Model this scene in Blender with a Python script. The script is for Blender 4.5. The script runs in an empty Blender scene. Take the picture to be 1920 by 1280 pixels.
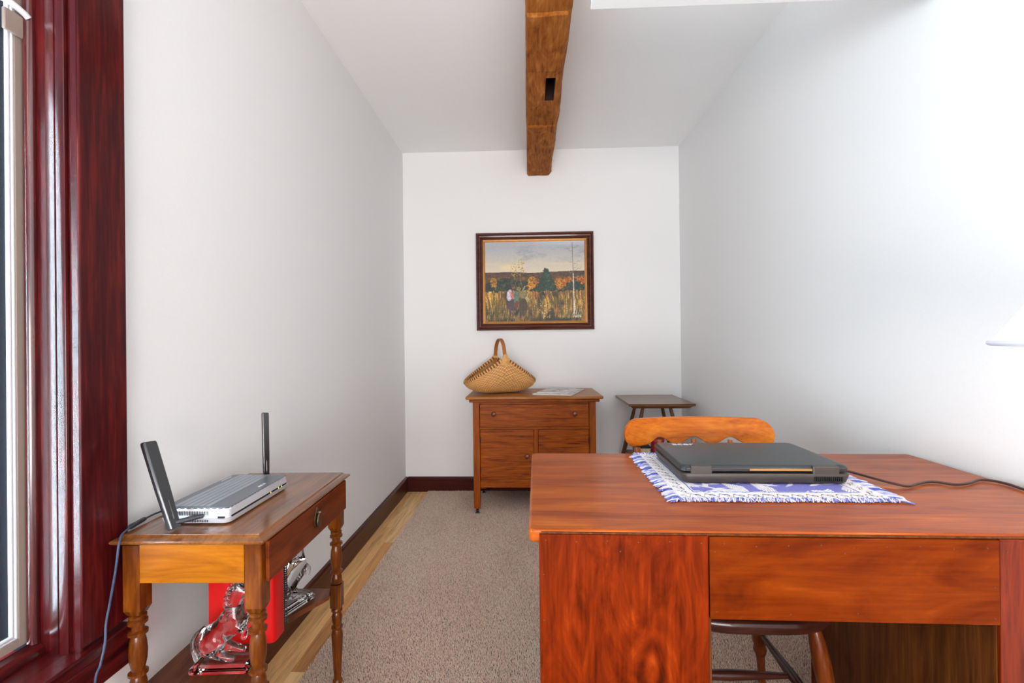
import bpy, bmesh, math, random
import numpy as np
from mathutils import Vector, Matrix, noise as mnoise

random.seed(7)
RNG = np.random.default_rng(11)
SC = bpy.context.scene
COL = SC.collection
PI = math.pi
R = math.radians


def srgb(r, g, b):
    f = lambda c: (c / 255 / 12.92) if c / 255 <= 0.04045 else ((c / 255 + 0.055) / 1.055) ** 2.4
    return (f(r), f(g), f(b), 1.0)


# ------------------------------------------------------------------ camera
cam_data = bpy.data.cameras.new('camera')
cam_data.sensor_width = 36
cam_data.lens = 870 / 1920 * 36
cam_data.clip_start = 0.02
cam = bpy.data.objects.new('camera', cam_data)
COL.objects.link(cam)
cam.matrix_world = (Matrix.Translation((0, 0, 1.085)) @ Matrix.Rotation(R(2.08), 4, 'Z')
                    @ Matrix.Rotation(R(90.149), 4, 'X') @ Matrix.Rotation(R(-0.615), 4, 'Z'))
SC.camera = cam

# ------------------------------------------------------------------ world, lights, exposure
world = bpy.data.worlds.new('world')
SC.world = world
world.use_nodes = True
bg = world.node_tree.nodes['Background']
bg.inputs[0].default_value = (0.62, 0.76, 1.0, 1)
bg.inputs[1].default_value = 1.0
vs = SC.view_settings
vs.view_transform = 'Standard'
vs.look = 'None'
vs.gamma = 1
vs.use_curve_mapping = False
vs.exposure = 0.17


def area(name, loc, rot, sx, sy, power, color):
    d = bpy.data.lights.new(name, 'AREA')
    d.shape = 'RECTANGLE'
    d.size, d.size_y, d.energy, d.color = sx, sy, power, color
    o = bpy.data.objects.new(name, d)
    COL.objects.link(o)
    o.location, o.rotation_euler = loc, rot
    return o


# daylight outside the side window; added rear fill at an unseen window, tilted up
area('daylight_side_window', (-1.60, 0.15, 1.10), (0, R(-118), 0), 2.2, 1.9, 520, (0.68, 0.88, 1.0))
area('rear_fill_light', (0.09, -2.80, 0.75), (R(128), 0, 0), 1.9, 1.5, 155, (1.0, 0.955, 0.92))


# ------------------------------------------------------------------ material helpers
def new_mat(name):
    m = bpy.data.materials.new(name)
    m.use_nodes = True
    nt = m.node_tree
    b = nt.nodes['Principled BSDF']
    return m, nt, b


def nd(nt, typ, **kw):
    n = nt.nodes.new(typ)
    for k, v in kw.items():
        setattr(n, k, v)
    return n


def plain(name, col, rough=0.5, metal=0.0, coat=0.0, var=0.06, nscale=30, bump=0.0, spec=0.5):
    m, nt, b = new_mat(name)
    L = nt.links.new
    tc = nd(nt, 'ShaderNodeTexCoord')
    no = nd(nt, 'ShaderNodeTexNoise')
    no.inputs['Scale'].default_value = nscale
    no.inputs['Detail'].default_value = 4
    L(tc.outputs['Object'], no.inputs['Vector'])
    rp = nd(nt, 'ShaderNodeValToRGB')
    rp.color_ramp.elements[0].position = 0.3
    rp.color_ramp.elements[1].position = 0.7
    rp.color_ramp.elements[0].color = tuple(c * (1 - var) for c in col[:3]) + (1,)
    rp.color_ramp.elements[1].color = tuple(min(1, c * (1 + var)) for c in col[:3]) + (1,)
    L(no.outputs['Fac'], rp.inputs['Fac'])
    L(rp.outputs['Color'], b.inputs['Base Color'])
    b.inputs['Roughness'].default_value = rough
    b.inputs['Metallic'].default_value = metal
    b.inputs['Coat Weight'].default_value = coat
    b.inputs['Coat Roughness'].default_value = 0.12
    b.inputs['Specular IOR Level'].default_value = spec
    if bump:
        bp = nd(nt, 'ShaderNodeBump')
        bp.inputs['Strength'].default_value = bump
        bp.inputs['Distance'].default_value = 0.002
        L(no.outputs['Fac'], bp.inputs['Height'])
        L(bp.outputs['Normal'], b.inputs['Normal'])
    return m


def wood(name, cols, axis='X', scale=3.0, stretch=9.0, rough=0.35, coat=0.3, fine=0.35, seed=0.0, knot=None,
         distort=0.8, bump=0.12, coat_rough=0.1, fine_scale=60, lo=0.33, hi=0.68, spec=0.12):
    """cols: dark -> light.  axis: grain direction in object space.  knot: (x, z, rx, rz) of an eye in the figure."""
    m, nt, b = new_mat(name)
    L = nt.links.new
    tc = nd(nt, 'ShaderNodeTexCoord')
    mp = nd(nt, 'ShaderNodeMapping')
    s = {'X': (1, stretch, stretch), 'Y': (stretch, 1, stretch), 'Z': (stretch, stretch, 1)}[axis]
    mp.inputs['Scale'].default_value = s
    mp.inputs['Location'].default_value = (seed, seed * 1.7, seed * 0.6)
    L(tc.outputs['Object'], mp.inputs['Vector'])
    n1 = nd(nt, 'ShaderNodeTexNoise')
    n1.inputs['Scale'].default_value = scale
    n1.inputs['Detail'].default_value = 7
    n1.inputs['Roughness'].default_value = 0.6
    n1.inputs['Distortion'].default_value = distort
    L(mp.outputs['Vector'], n1.inputs['Vector'])
    mp2 = nd(nt, 'ShaderNodeMapping')
    f = fine_scale
    mp2.inputs['Scale'].default_value = {'X': (3, f, f), 'Y': (f, 3, f), 'Z': (f, f, 3)}[axis]
    L(tc.outputs['Object'], mp2.inputs['Vector'])
    n2 = nd(nt, 'ShaderNodeTexNoise')
    n2.inputs['Scale'].default_value = 3.0
    n2.inputs['Detail'].default_value = 4
    L(mp2.outputs['Vector'], n2.inputs['Vector'])
    fac = n1.outputs['Fac']
    if knot:
        kx, kz, rx, rz = knot
        sub = nd(nt, 'ShaderNodeVectorMath', operation='SUBTRACT')
        L(tc.outputs['Object'], sub.inputs[0])
        sub.inputs[1].default_value = (kx, 0, kz)
        mul = nd(nt, 'ShaderNodeVectorMath', operation='MULTIPLY')
        L(sub.outputs[0], mul.inputs[0])
        mul.inputs[1].default_value = (1 / rx, 0, 1 / rz)
        n3 = nd(nt, 'ShaderNodeTexNoise')
        n3.inputs['Scale'].default_value = 9
        n3.inputs['Detail'].default_value = 5
        L(tc.outputs['Object'], n3.inputs['Vector'])
        add = nd(nt, 'ShaderNodeVectorMath', operation='MULTIPLY_ADD')
        L(n3.outputs['Color'], add.inputs[0])
        add.inputs[1].default_value = (1.0, 0, 1.0)
        L(mul.outputs[0], add.inputs[2])
        off = nd(nt, 'ShaderNodeVectorMath', operation='SUBTRACT')
        L(add.outputs[0], off.inputs[0])
        off.inputs[1].default_value = (0.5, 0, 0.5)
        ln = nd(nt, 'ShaderNodeVectorMath', operation='LENGTH')
        L(off.outputs[0], ln.inputs[0])
        sn = nd(nt, 'ShaderNodeMath', operation='MULTIPLY')
        L(ln.outputs['Value'], sn.inputs[0])
        sn.inputs[1].default_value = 6.5
        si = nd(nt, 'ShaderNodeMath', operation='SINE')
        L(sn.outputs[0], si.inputs[0])
        fall = nd(nt, 'ShaderNodeMapRange')
        fall.inputs['From Min'].default_value = 0.5
        fall.inputs['From Max'].default_value = 2.6
        fall.inputs['To Min'].default_value = 0.15
        fall.inputs['To Max'].default_value = 0.0
        L(ln.outputs['Value'], fall.inputs['Value'])
        pr = nd(nt, 'ShaderNodeMath', operation='MULTIPLY_ADD')
        L(si.outputs[0], pr.inputs[0])
        L(fall.outputs[0], pr.inputs[1])
        L(n1.outputs['Fac'], pr.inputs[2])
        fac = pr.outputs[0]
    mx = nd(nt, 'ShaderNodeMix', data_type='FLOAT')
    mx.inputs['Factor'].default_value = fine
    L(fac, mx.inputs['A'])
    L(n2.outputs['Fac'], mx.inputs['B'])
    rp = nd(nt, 'ShaderNodeValToRGB')
    cr = rp.color_ramp
    k = len(cols)
    cr.elements[0].position = lo
    cr.elements[0].color = cols[0]
    cr.elements[1].position = hi
    cr.elements[1].color = cols[-1]
    for i in range(1, k - 1):
        e = cr.elements.new(lo + (hi - lo) * i / (k - 1))
        e.color = cols[i]
    L(mx.outputs['Result'], rp.inputs['Fac'])
    L(rp.outputs['Color'], b.inputs['Base Color'])
    b.inputs['Roughness'].default_value = rough
    b.inputs['Specular IOR Level'].default_value = spec
    b.inputs['Coat Weight'].default_value = coat
    b.inputs['Coat Roughness'].default_value = coat_rough
    bp = nd(nt, 'ShaderNodeBump')
    bp.inputs['Strength'].default_value = bump
    bp.inputs['Distance'].default_value = 0.001
    L(mx.outputs['Result'], bp.inputs['Height'])
    L(bp.outputs['Normal'], b.inputs['Normal'])
    return m


def attr_mat(name, rough=0.6, coat=0.0, bump=0.0, bscale=200):
    m, nt, b = new_mat(name)
    L = nt.links.new
    a = nd(nt, 'ShaderNodeVertexColor', layer_name='Col')
    L(a.outputs['Color'], b.inputs['Base Color'])
    b.inputs['Roughness'].default_value = rough
    b.inputs['Coat Weight'].default_value = coat
    if bump:
        tc = nd(nt, 'ShaderNodeTexCoord')
        no = nd(nt, 'ShaderNodeTexNoise')
        no.inputs['Scale'].default_value = bscale
        L(tc.outputs['Object'], no.inputs['Vector'])
        bp = nd(nt, 'ShaderNodeBump')
        bp.inputs['Strength'].default_value = bump
        bp.inputs['Distance'].default_value = 0.001
        L(no.outputs['Fac'], bp.inputs['Height'])
        L(bp.outputs['Normal'], b.inputs['Normal'])
    return m


M = {}
M['wall'] = plain('wall_paint', (0.86, 0.86, 0.86, 1), 0.75, var=0.012, nscale=260, bump=0.05)
M['ceiling'] = plain('ceiling_paint', (0.93, 0.93, 0.93, 1), 0.85, var=0.01, nscale=200, bump=0.04)
M['white'] = plain('white_paint', (0.86, 0.85, 0.84, 1), 0.45, var=0.01)
CH = [srgb(38, 6, 10), srgb(72, 13, 16), srgb(104, 26, 24)]
M['cherry_v'] = wood('dark_cherry_vertical', CH, 'Z', 4, 12, 0.35, 0.25, 0.3, coat_rough=0.15)
M['cherry_gloss'] = wood('varnished_cherry', CH, 'Z', 4, 12, 0.25, 1.0, 0.3, coat_rough=0.18, seed=2, bump=0.0)
M['cherry_gloss'].node_tree.nodes['Principled BSDF'].inputs['Coat IOR'].default_value = 1.8
M['cherry_y'] = wood('dark_cherry_along_wall', CH, 'Y', 4, 12, 0.32, 0.4, 0.3, seed=3, coat_rough=0.15)
BB = [srgb(44, 20, 14), srgb(70, 30, 20), srgb(92, 42, 26)]
M['base_y'] = wood('baseboard_wood', BB, 'Y', 4, 12, 0.35, 0.3, 0.3)
M['base_x'] = wood('baseboard_wood_x', [srgb(40, 12, 10), srgb(66, 20, 15), srgb(84, 30, 20)], 'X', 4, 12, 0.35, 0.3, 0.3)
M['beam'] = wood('hewn_beam', [srgb(84, 42, 12), srgb(144, 80, 28), srgb(166, 100, 42), srgb(192, 130, 70)], 'Y', 5, 3.0, 0.7, 0.0, 0.45,
                 bump=0.6, distort=1.8, fine_scale=34)
M['dark_hole'] = plain('mortise_inside', srgb(40, 20, 9), 0.9)
planks = []
for i, c in enumerate([(228, 178, 118), (212, 154, 92), (238, 194, 136), (198, 138, 80)]):
    planks.append(wood('maple_plank_%d' % i, [srgb(*[int(v * 0.78) for v in c]), srgb(*c), srgb(*[min(255, int(v * 1.08)) for v in c])],
                       'Y', 3, 14, 0.38, 0.25, 0.3, seed=i * 2.3))
DT = [srgb(96, 34, 4), srgb(142, 60, 8), srgb(168, 80, 14), srgb(196, 110, 30)]
M['desk_top'] = wood('desk_top_wood', DT, 'X', 3.2, 7, 0.36, 0.22, 0.3, distort=0.7, coat_rough=0.2, lo=0.28, hi=0.72)
DF = [srgb(44, 11, 2), srgb(92, 26, 3), srgb(124, 40, 6), srgb(164, 68, 16)]
M['desk_panel'] = wood('desk_plywood_vertical', DF, 'Z', 4.5, 4.0, 0.35, 0.05, 0.25, knot=(0.205, 0.515, 0.030, 0.050), distort=2.2, coat_rough=0.2, lo=0.27, hi=0.78, spec=0.04)
M['desk_panel_r'] = wood('desk_plywood_right', DF, 'Z', 4.5, 5.5, 0.30, 0.4, 0.25, seed=5, distort=2.0, coat_rough=0.2, lo=0.27, hi=0.78, spec=0.06)
M['desk_modesty'] = wood('desk_plywood_horizontal', [srgb(64, 18, 1), srgb(98, 33, 2), srgb(118, 46, 4), srgb(142, 64, 9)], 'X', 3.4, 3.2, 0.35, 0.05, 0.25,
                         seed=2, distort=2.0, coat_rough=0.2, lo=0.27, hi=0.78, spec=0.04)
M['desk_inner'] = wood('desk_inner_wood', [srgb(62, 29, 9), srgb(90, 46, 16), srgb(120, 68, 25)], 'Z', 4, 8, 0.45, 0.1)
ST = [srgb(92, 44, 14), srgb(146, 82, 34), srgb(176, 108, 52)]
M['table_top'] = wood('side_table_top_wood', [srgb(84, 46, 20), srgb(122, 72, 34), srgb(152, 96, 50)], 'Y', 3, 9, 0.28, 0.9, 0.35, coat_rough=0.14)
M['table_v'] = wood('side_table_leg_wood', [srgb(50, 22, 6), srgb(100, 48, 11), srgb(148, 82, 20)], 'Z', 4, 5, 0.28, 0.4, 0.3)
M['table_x'] = wood('side_table_apron_wood', [srgb(124, 64, 8), srgb(164, 94, 14), srgb(190, 118, 26)], 'X', 4, 5, 0.3, 0.15, 0.25, distort=1.0)
M['table_dr'] = wood('side_table_drawer_wood', [srgb(76, 26, 7), srgb(108, 44, 13), srgb(132, 60, 20)], 'Y', 4, 7, 0.34, 0.15, 0.3)
M['table_shelf'] = wood('side_table_shelf_wood', [srgb(78, 40, 22), srgb(104, 56, 32), srgb(126, 70, 42)], 'Y', 4, 7, 0.35, 0.3, 0.3)
OK_ = [srgb(88, 36, 5), srgb(136, 62, 10), srgb(158, 78, 15), srgb(184, 100, 26)]
M['oak_x'] = wood('washstand_oak_x', OK_, 'X', 3.6, 10, 0.4, 0.05, 0.4, distort=1.2)
M['oak_v'] = wood('washstand_oak_v', OK_, 'Z', 3.6, 10, 0.4, 0.15, 0.4, seed=4)
M['oak_top'] = wood('washstand_oak_top', [srgb(128, 74, 32), srgb(158, 96, 46), srgb(180, 118, 62)], 'X', 3, 9, 0.4, 0.2, 0.4)
M['knob'] = plain('turned_knob_wood', srgb(112, 44, 20), 0.3, coat=0.5)
M['chair'] = wood('honey_maple', [srgb(146, 66, 8), srgb(184, 92, 14), srgb(202, 110, 22), srgb(216, 128, 36)], 'X', 3, 7, 0.35, 0.15, 0.3)
M['chair_v'] = wood('honey_maple_v', [srgb(120, 56, 20), srgb(164, 84, 32), srgb(190, 108, 46)], 'Z', 4, 7, 0.3, 0.5, 0.3)
M['chair_leg'] = wood('chair_leg_wood', [srgb(56, 22, 8), srgb(96, 42, 14), srgb(134, 66, 24)], 'Z', 4, 7, 0.3, 0.4, 0.3)
M['chair_dark'] = wood('chair_seat_wood', [srgb(44, 20, 14), srgb(62, 30, 22), srgb(78, 40, 28)], 'X', 4, 7, 0.28, 0.5, 0.3)
M['stand'] = wood('plant_stand_wood', [srgb(84, 54, 32), srgb(112, 76, 46), srgb(134, 96, 62)], 'X', 4, 9, 0.3, 0.4, 0.35)
M['frame'] = wood('picture_frame_wood', [srgb(50, 20, 12), srgb(78, 34, 20), srgb(98, 46, 28)], 'X', 5, 9, 0.3, 0.5, 0.3)
M['gold'] = plain('gilt_slip', srgb(160, 108, 44), 0.4, metal=0.35, var=0.1)
M['black_plastic'] = plain('black_plastic', srgb(26, 25, 27), 0.32, coat=1.0, var=0.05, nscale=300)
M['lid'] = plain('laptop_lid_plastic', srgb(40, 45, 48), 0.34, var=0.04, nscale=600)
M['base_pl'] = plain('laptop_base_plastic', srgb(60, 52, 48), 0.42, var=0.04, nscale=300)
M['vent'] = plain('vent_black', srgb(8, 8, 9), 0.8)
M['silver'] = plain('silver_plastic', srgb(204, 204, 210), 0.28, metal=0.25, var=0.02)
M['router_top'] = plain('router_grey_top', srgb(118, 124, 132), 0.38, metal=0.3, var=0.03)
M['router_band'] = plain('router_light_band', srgb(158, 168, 178), 0.33, metal=0.3, var=0.03)
M['mark'] = plain('white_print', srgb(240, 240, 244), 0.5, var=0.0)
M['cable'] = plain('cable_rubber', srgb(48, 50, 58), 0.35, var=0.08)
M['cable_blue'] = plain('blue_grey_cable', srgb(62, 80, 108), 0.3, var=0.2, nscale=120)
M['cable_brown'] = plain('brown_cable', srgb(66, 42, 34), 0.4, var=0.05)
M['brass'] = plain('antique_brass', srgb(112, 92, 72), 0.35, metal=0.85, var=0.3, nscale=180, bump=0.5)
M['iron'] = plain('dark_iron', srgb(40, 32, 28), 0.5, metal=0.6)
M['nail'] = plain('nail_steel', srgb(96, 58, 36), 0.4, metal=0.6)
M['red'] = plain('red_vinyl', srgb(212, 10, 10), 0.35, var=0.05)
M['sash'] = plain('tan_aluminium', srgb(150, 134, 124), 0.45, var=0.02)
M['sash_w'] = plain('white_sash', srgb(214, 214, 218), 0.4, var=0.01)
M['outer'] = plain('screen_backing_dark', srgb(14, 15, 20), 0.9, spec=0.05)  # near-black so surfaces behind the screen stay dark under the window light
M['paper'] = plain('paper_edges', srgb(238, 232, 226), 0.6, var=0.02)
M['shade_rim'] = plain('shade_trim', srgb(226, 226, 238), 0.6, var=0.01)

m, nt, b = new_mat('clear_glass')
b.inputs['Base Color'].default_value = (0.97, 0.98, 1.0, 1)
b.inputs['Roughness'].default_value = 0.02
b.inputs['IOR'].default_value = 1.47
b.inputs['Transmission Weight'].default_value = 1.0
M['glass'] = m

m, nt, b = new_mat('window_pane')
b.inputs['Base Color'].default_value = (1, 1, 1, 1)
b.inputs['Roughness'].default_value = 0.03
tp = nd(nt, 'ShaderNodeBsdfTransparent')
ms = nd(nt, 'ShaderNodeMixShader')
ms.inputs[0].default_value = 0.06
nt.links.new(tp.outputs[0], ms.inputs[1])
nt.links.new(b.outputs[0], ms.inputs[2])
nt.links.new(ms.outputs[0], nt.nodes['Material Output'].inputs[0])
M['pane'] = m

m, nt, b = new_mat('lamp_shade_cloth')
b.inputs['Base Color'].default_value = (0.94, 0.83, 0.70, 1)
b.inputs['Roughness'].default_value = 0.8
tr = nd(nt, 'ShaderNodeBsdfTranslucent')
tr.inputs['Color'].default_value = (0.96, 0.85, 0.72, 1)
ms = nd(nt, 'ShaderNodeMixShader')
ms.inputs[0].default_value = 0.5
nt.links.new(b.outputs[0], ms.inputs[1])
nt.links.new(tr.outputs[0], ms.inputs[2])
nt.links.new(ms.outputs[0], nt.nodes['Material Output'].inputs[0])
M['shade'] = m

m, nt, b = new_mat('insect_screen')
b.inputs['Base Color'].default_value = srgb(40, 44, 56)
b.inputs['Roughness'].default_value = 0.6
tc = nd(nt, 'ShaderNodeTexCoord')
wv = nd(nt, 'ShaderNodeTexWave', bands_direction='Y')
wv.inputs['Scale'].default_value = 160
nt.links.new(tc.outputs['Object'], wv.inputs['Vector'])
mr = nd(nt, 'ShaderNodeMapRange')
mr.inputs['To Min'].default_value = 0.55
mr.inputs['To Max'].default_value = 0.58
nt.links.new(wv.outputs['Fac'], mr.inputs['Value'])
tp = nd(nt, 'ShaderNodeBsdfTransparent')
ms = nd(nt, 'ShaderNodeMixShader')
nt.links.new(mr.outputs[0], ms.inputs[0])
nt.links.new(tp.outputs[0], ms.inputs[1])
nt.links.new(b.outputs[0], ms.inputs[2])
nt.links.new(ms.outputs[0], nt.nodes['Material Output'].inputs[0])
M['screen'] = m

m, nt, b = new_mat('led_glow')
b.inputs['Base Color'].default_value = (0.6, 0.6, 0.1, 1)
b.inputs['Emission Color'].default_value = (0.75, 0.85, 0.1, 1)
b.inputs['Emission Strength'].default_value = 1.5
M['led'] = m

M['carpet'] = attr_mat('carpet_pile', 0.95)
M['carpet_base'] = plain('carpet_backing', srgb(128, 106, 92), 0.95, var=0.3, nscale=400, bump=0.3)
M['paint'] = attr_mat('oil_paint', 0.5, 0.0, 0.35, 130)
M['mat'] = attr_mat('woven_mat', 0.9, 0.0, 0.4, 420)
M['yarn'] = attr_mat('fringe_yarn', 0.9)
M['wicker'] = attr_mat('basket_splint', 0.6)


# ------------------------------------------------------------------ mesh helpers
def box(bm, x0, x1, y0, y1, z0, z1):
    v = [bm.verts.new(p) for p in ((x0, y0, z0), (x1, y0, z0), (x1, y1, z0), (x0, y1, z0),
                                   (x0, y0, z1), (x1, y0, z1), (x1, y1, z1), (x0, y1, z1))]
    for f in ((3, 2, 1, 0), (4, 5, 6, 7), (0, 1, 5, 4), (1, 2, 6, 5), (2, 3, 7, 6), (3, 0, 4, 7)):
        bm.faces.new([v[i] for i in f])


def prism(bm, pts, h0, h1, plane='xy'):
    """polygon (counter-clockwise) extruded between two heights of the third axis"""
    def mk3(p, h):
        return {'xy': (p[0], p[1], h), 'xz': (p[0], h, p[1]), 'yz': (h, p[0], p[1])}[plane]
    a = [bm.verts.new(mk3(p, h0)) for p in pts]
    c = [bm.verts.new(mk3(p, h1)) for p in pts]
    n = len(pts)
    bm.faces.new(a[::-1])
    bm.faces.new(c)
    for i in range(n):
        bm.faces.new((a[i], a[(i + 1) % n], c[(i + 1) % n], c[i]))
    bmesh.ops.recalc_face_normals(bm, faces=bm.faces[:])


def lathe(bm, prof, cx=0, cy=0, seg=24, axis='z', base=(0, 0, 0), mtx=None):
    """prof: list of (radius, height)"""
    rings = []
    for r, h in prof:
        ring = []
        for i in range(seg):
            a = 2 * PI * i / seg
            p = Vector((cx + r * math.cos(a), cy + r * math.sin(a), h))
            if mtx:
                p = mtx @ p
            ring.append(bm.verts.new(p))
        rings.append(ring)
    for a, c in zip(rings, rings[1:]):
        for i in range(seg):
            bm.faces.new((a[i], a[(i + 1) % seg], c[(i + 1) % seg], c[i]))
    bm.faces.new(rings[0][::-1])
    bm.faces.new(rings[-1])


def tube(bm, pts, r, seg=10, flat=None):
    """round tube through points; r may be a list; flat=(a,b) makes an elliptical section"""
    pts = [Vector(p) for p in pts]
    n = len(pts)
    rs = r if isinstance(r, (list, tuple)) else [r] * n
    rings = []
    up = Vector((0.13, 0.21, 0.97))
    prev = None
    for i, p in enumerate(pts):
        t = (pts[min(i + 1, n - 1)] - pts[max(i - 1, 0)]).normalized()
        if prev is None:
            s = t.cross(up)
            if s.length < 1e-3:
                s = t.cross(Vector((1, 0, 0)))
            s.normalize()
        else:
            s = (prev - t * prev.dot(t)).normalized()
        prev = s
        u = t.cross(s)
        fa, fb = flat if flat else (1, 1)
        rings.append([bm.verts.new(p + (s * math.cos(2 * PI * k / seg) * fa + u * math.sin(2 * PI * k / seg) * fb) * rs[i])
                      for k in range(seg)])
    for a, c in zip(rings, rings[1:]):
        for i in range(seg):
            bm.faces.new((a[i], a[(i + 1) % seg], c[(i + 1) % seg], c[i]))
    bm.faces.new(rings[0][::-1])
    bm.faces.new(rings[-1])


def smooth_path(pts, n=60):
    """Catmull-Rom through control points"""
    P = [Vector(p) for p in pts]
    P = [P[0] * 2 - P[1]] + P + [P[-1] * 2 - P[-2]]
    out = []
    segs = len(P) - 3
    for i in range(segs):
        for k in range(n // segs):
            t = k / (n // segs)
            a, b_, c, d = P[i:i + 4]
            out.append(0.5 * ((2 * b_) + (c - a) * t + (2 * a - 5 * b_ + 4 * c - d) * t * t + (3 * b_ - a - 3 * c + d) * t ** 3))
    out.append(P[-2])
    return out


def mk(name, bm, mat, parent=None, smooth=False, bevel=0.0, seg=2, kind=None, angle=35):
    me = bpy.data.meshes.new(name)
    bm.normal_update()
    bm.to_mesh(me)
    bm.free()
    if smooth:
        me.shade_smooth()
        me.set_sharp_from_angle(angle=R(angle))
    me.materials.append(M[mat] if isinstance(mat, str) else mat)
    o = bpy.data.objects.new(name, me)
    COL.objects.link(o)
    if parent:
        o.parent = parent
    if bevel:
        bv = o.modifiers.new('bevel', 'BEVEL')
        bv.width, bv.segments, bv.limit_method, bv.angle_limit = bevel, seg, 'ANGLE', R(40)
        bv.harden_normals = False
    if kind:
        o['kind'] = kind
    return o


def mkbox(name, d, mat, parent=None, bevel=0.0, seg=2, kind=None):
    bm = bmesh.new()
    box(bm, *d)
    return mk(name, bm, mat, parent, bevel=bevel, seg=seg, kind=kind)


def raw_mesh(name, verts, faces, mat, parent=None, cols=None, smooth=False, kind=None):
    """numpy mesh; cols: per-vertex linear rgb"""
    me = bpy.data.meshes.new(name)
    verts = np.asarray(verts, np.float32)
    faces = np.asarray(faces, np.int32)
    k = faces.shape[1]
    me.vertices.add(len(verts))
    me.vertices.foreach_set('co', verts.ravel())
    me.loops.add(faces.size)
    me.loops.foreach_set('vertex_index', faces.ravel())
    me.polygons.add(len(faces))
    me.polygons.foreach_set('loop_start', np.arange(0, faces.size, k, dtype=np.int32))
    me.update(calc_edges=True)
    me.validate()
    if cols is not None:
        ca = me.color_attributes.new('Col', 'FLOAT_COLOR', 'POINT')
        c4 = np.ones((len(verts), 4), np.float32)
        c4[:, :3] = cols
        ca.data.foreach_set('color', c4.ravel())
    if smooth:
        me.shade_smooth()
    me.materials.append(M[mat] if isinstance(mat, str) else mat)
    o = bpy.data.objects.new(name, me)
    COL.objects.link(o)
    if parent:
        o.parent = parent
    if kind:
        o['kind'] = kind
    return o


def grid_faces(nu, nv, wrap=False):
    i, j = np.meshgrid(np.arange(nu if wrap else nu - 1), np.arange(nv - 1), indexing='ij')
    i, j = i.ravel(), j.ravel()
    i2 = (i + 1) % nu
    return np.stack([i * nv + j, i2 * nv + j, i2 * nv + j + 1, i * nv + j + 1], 1)


def tag(o, label, cat, group=None):
    o['label'] = label
    o['category'] = cat
    if group:
        o['group'] = group
    return o


def thing(name, label, cat, loc=(0, 0, 0), rz=0.0, group=None):
    o = bpy.data.objects.new(name, None)
    o.empty_display_size = 0.05
    COL.objects.link(o)
    o.location = loc
    o.rotation_euler = (0, 0, rz)
    return tag(o, label, cat, group)


def clone(o, parent, loc=(0, 0, 0), rot=(0, 0, 0)):
    c = o.copy()
    COL.objects.link(c)
    c.parent = parent
    c.location = loc
    c.rotation_euler = rot
    return c


def vnoise(x, y, seed=0):
    """smooth value noise, vectorised"""
    def h(i, j):
        n = np.sin(i * 127.1 + j * 311.7 + seed * 74.7) * 43758.5453
        return n - np.floor(n)
    xi, yi = np.floor(x), np.floor(y)
    xf, yf = x - xi, y - yi
    xf, yf = xf * xf * (3 - 2 * xf), yf * yf * (3 - 2 * yf)
    return ((h(xi, yi) * (1 - xf) + h(xi + 1, yi) * xf) * (1 - yf)
            + (h(xi, yi + 1) * (1 - xf) + h(xi + 1, yi + 1) * xf) * yf)


def lin(c):
    c = np.asarray(c, float) / 255
    return np.where(c <= 0.04045, c / 12.92, ((c + 0.055) / 1.055) ** 2.4)


# ------------------------------------------------------------------ room shell
XL, XR, YB, YF, ZC = -0.918, 1.098, 3.396, -2.5, 2.494
WY0, WY1, WZ0, WZ1 = -0.55, 0.900, 0.475, 2.15         # side window opening
T = 0.12

fl = mkbox('floor', (XL - T, XR + T, YF - T, YB + T, -0.10, -0.016), 'base_x', kind='structure')
# maple planks: the strip the carpet leaves bare along the left wall
pw = 0.0575
meshes = {}
for row in range(4):
    y = YF - random.random() * 0.5
    x0 = XL + row * pw
    while y < YB:
        ln = random.choice([0.35, 0.5, 0.65, 0.8, 0.95])
        y0, y1 = max(y, YF), min(y + ln, YB)
        if y1 - y0 > 0.03:
            mi = random.choice([0, 0, 1, 2, 3])
            p = mkbox('plank', (x0 + 0.0004, x0 + pw - 0.0004, y0 + 0.0004, y1 - 0.0004, -0.016, -0.0003 * random.random()), planks[mi], fl, bevel=0.0008, seg=1)
        y += ln

mkbox('ceiling', (XL - T, XR + T, YF - T, YB + T, ZC, ZC + 0.1), 'ceiling', kind='structure')
mkbox('wall_back', (XL - T, XR + T, YB, YB + T, -0.016, ZC), 'wall', kind='structure')
mkbox('wall_right', (XR, XR + T, YF, YB, -0.016, ZC), 'wall', kind='structure')
bm = bmesh.new()
box(bm, XL - T, XL, YF, WY0, -0.016, ZC)
box(bm, XL - T, XL, WY1, YB, -0.016, ZC)
box(bm, XL - T, XL, WY0, WY1, -0.016, WZ0 - 0.03)
box(bm, XL - T, XL, WY0, WY1, WZ1, ZC)
mk('wall_left', bm, 'wall', kind='structure')
bm = bmesh.new()
RX0, RX1, RZ0, RZ1 = -0.82, 1.0, 0.12, 2.3
box(bm, XL - T, RX0, YF - T, YF, -0.016, ZC)
box(bm, RX1, XR + T, YF - T, YF, -0.016, ZC)
box(bm, RX0, RX1, YF - T, YF, -0.016, RZ0)
box(bm, RX0, RX1, YF - T, YF, RZ1, ZC)
mk('wall_front', bm, 'wall', kind='structure')

def board(name, length, mat, place):
    prof = [(0, -0.0155), (0.018, -0.0155), (0.018, 0.096), (0.013, 0.105), (0.0, 0.107)]
    bm = bmesh.new()
    place(bm, prof)
    return mk(name, bm, mat, kind='structure')

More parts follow.
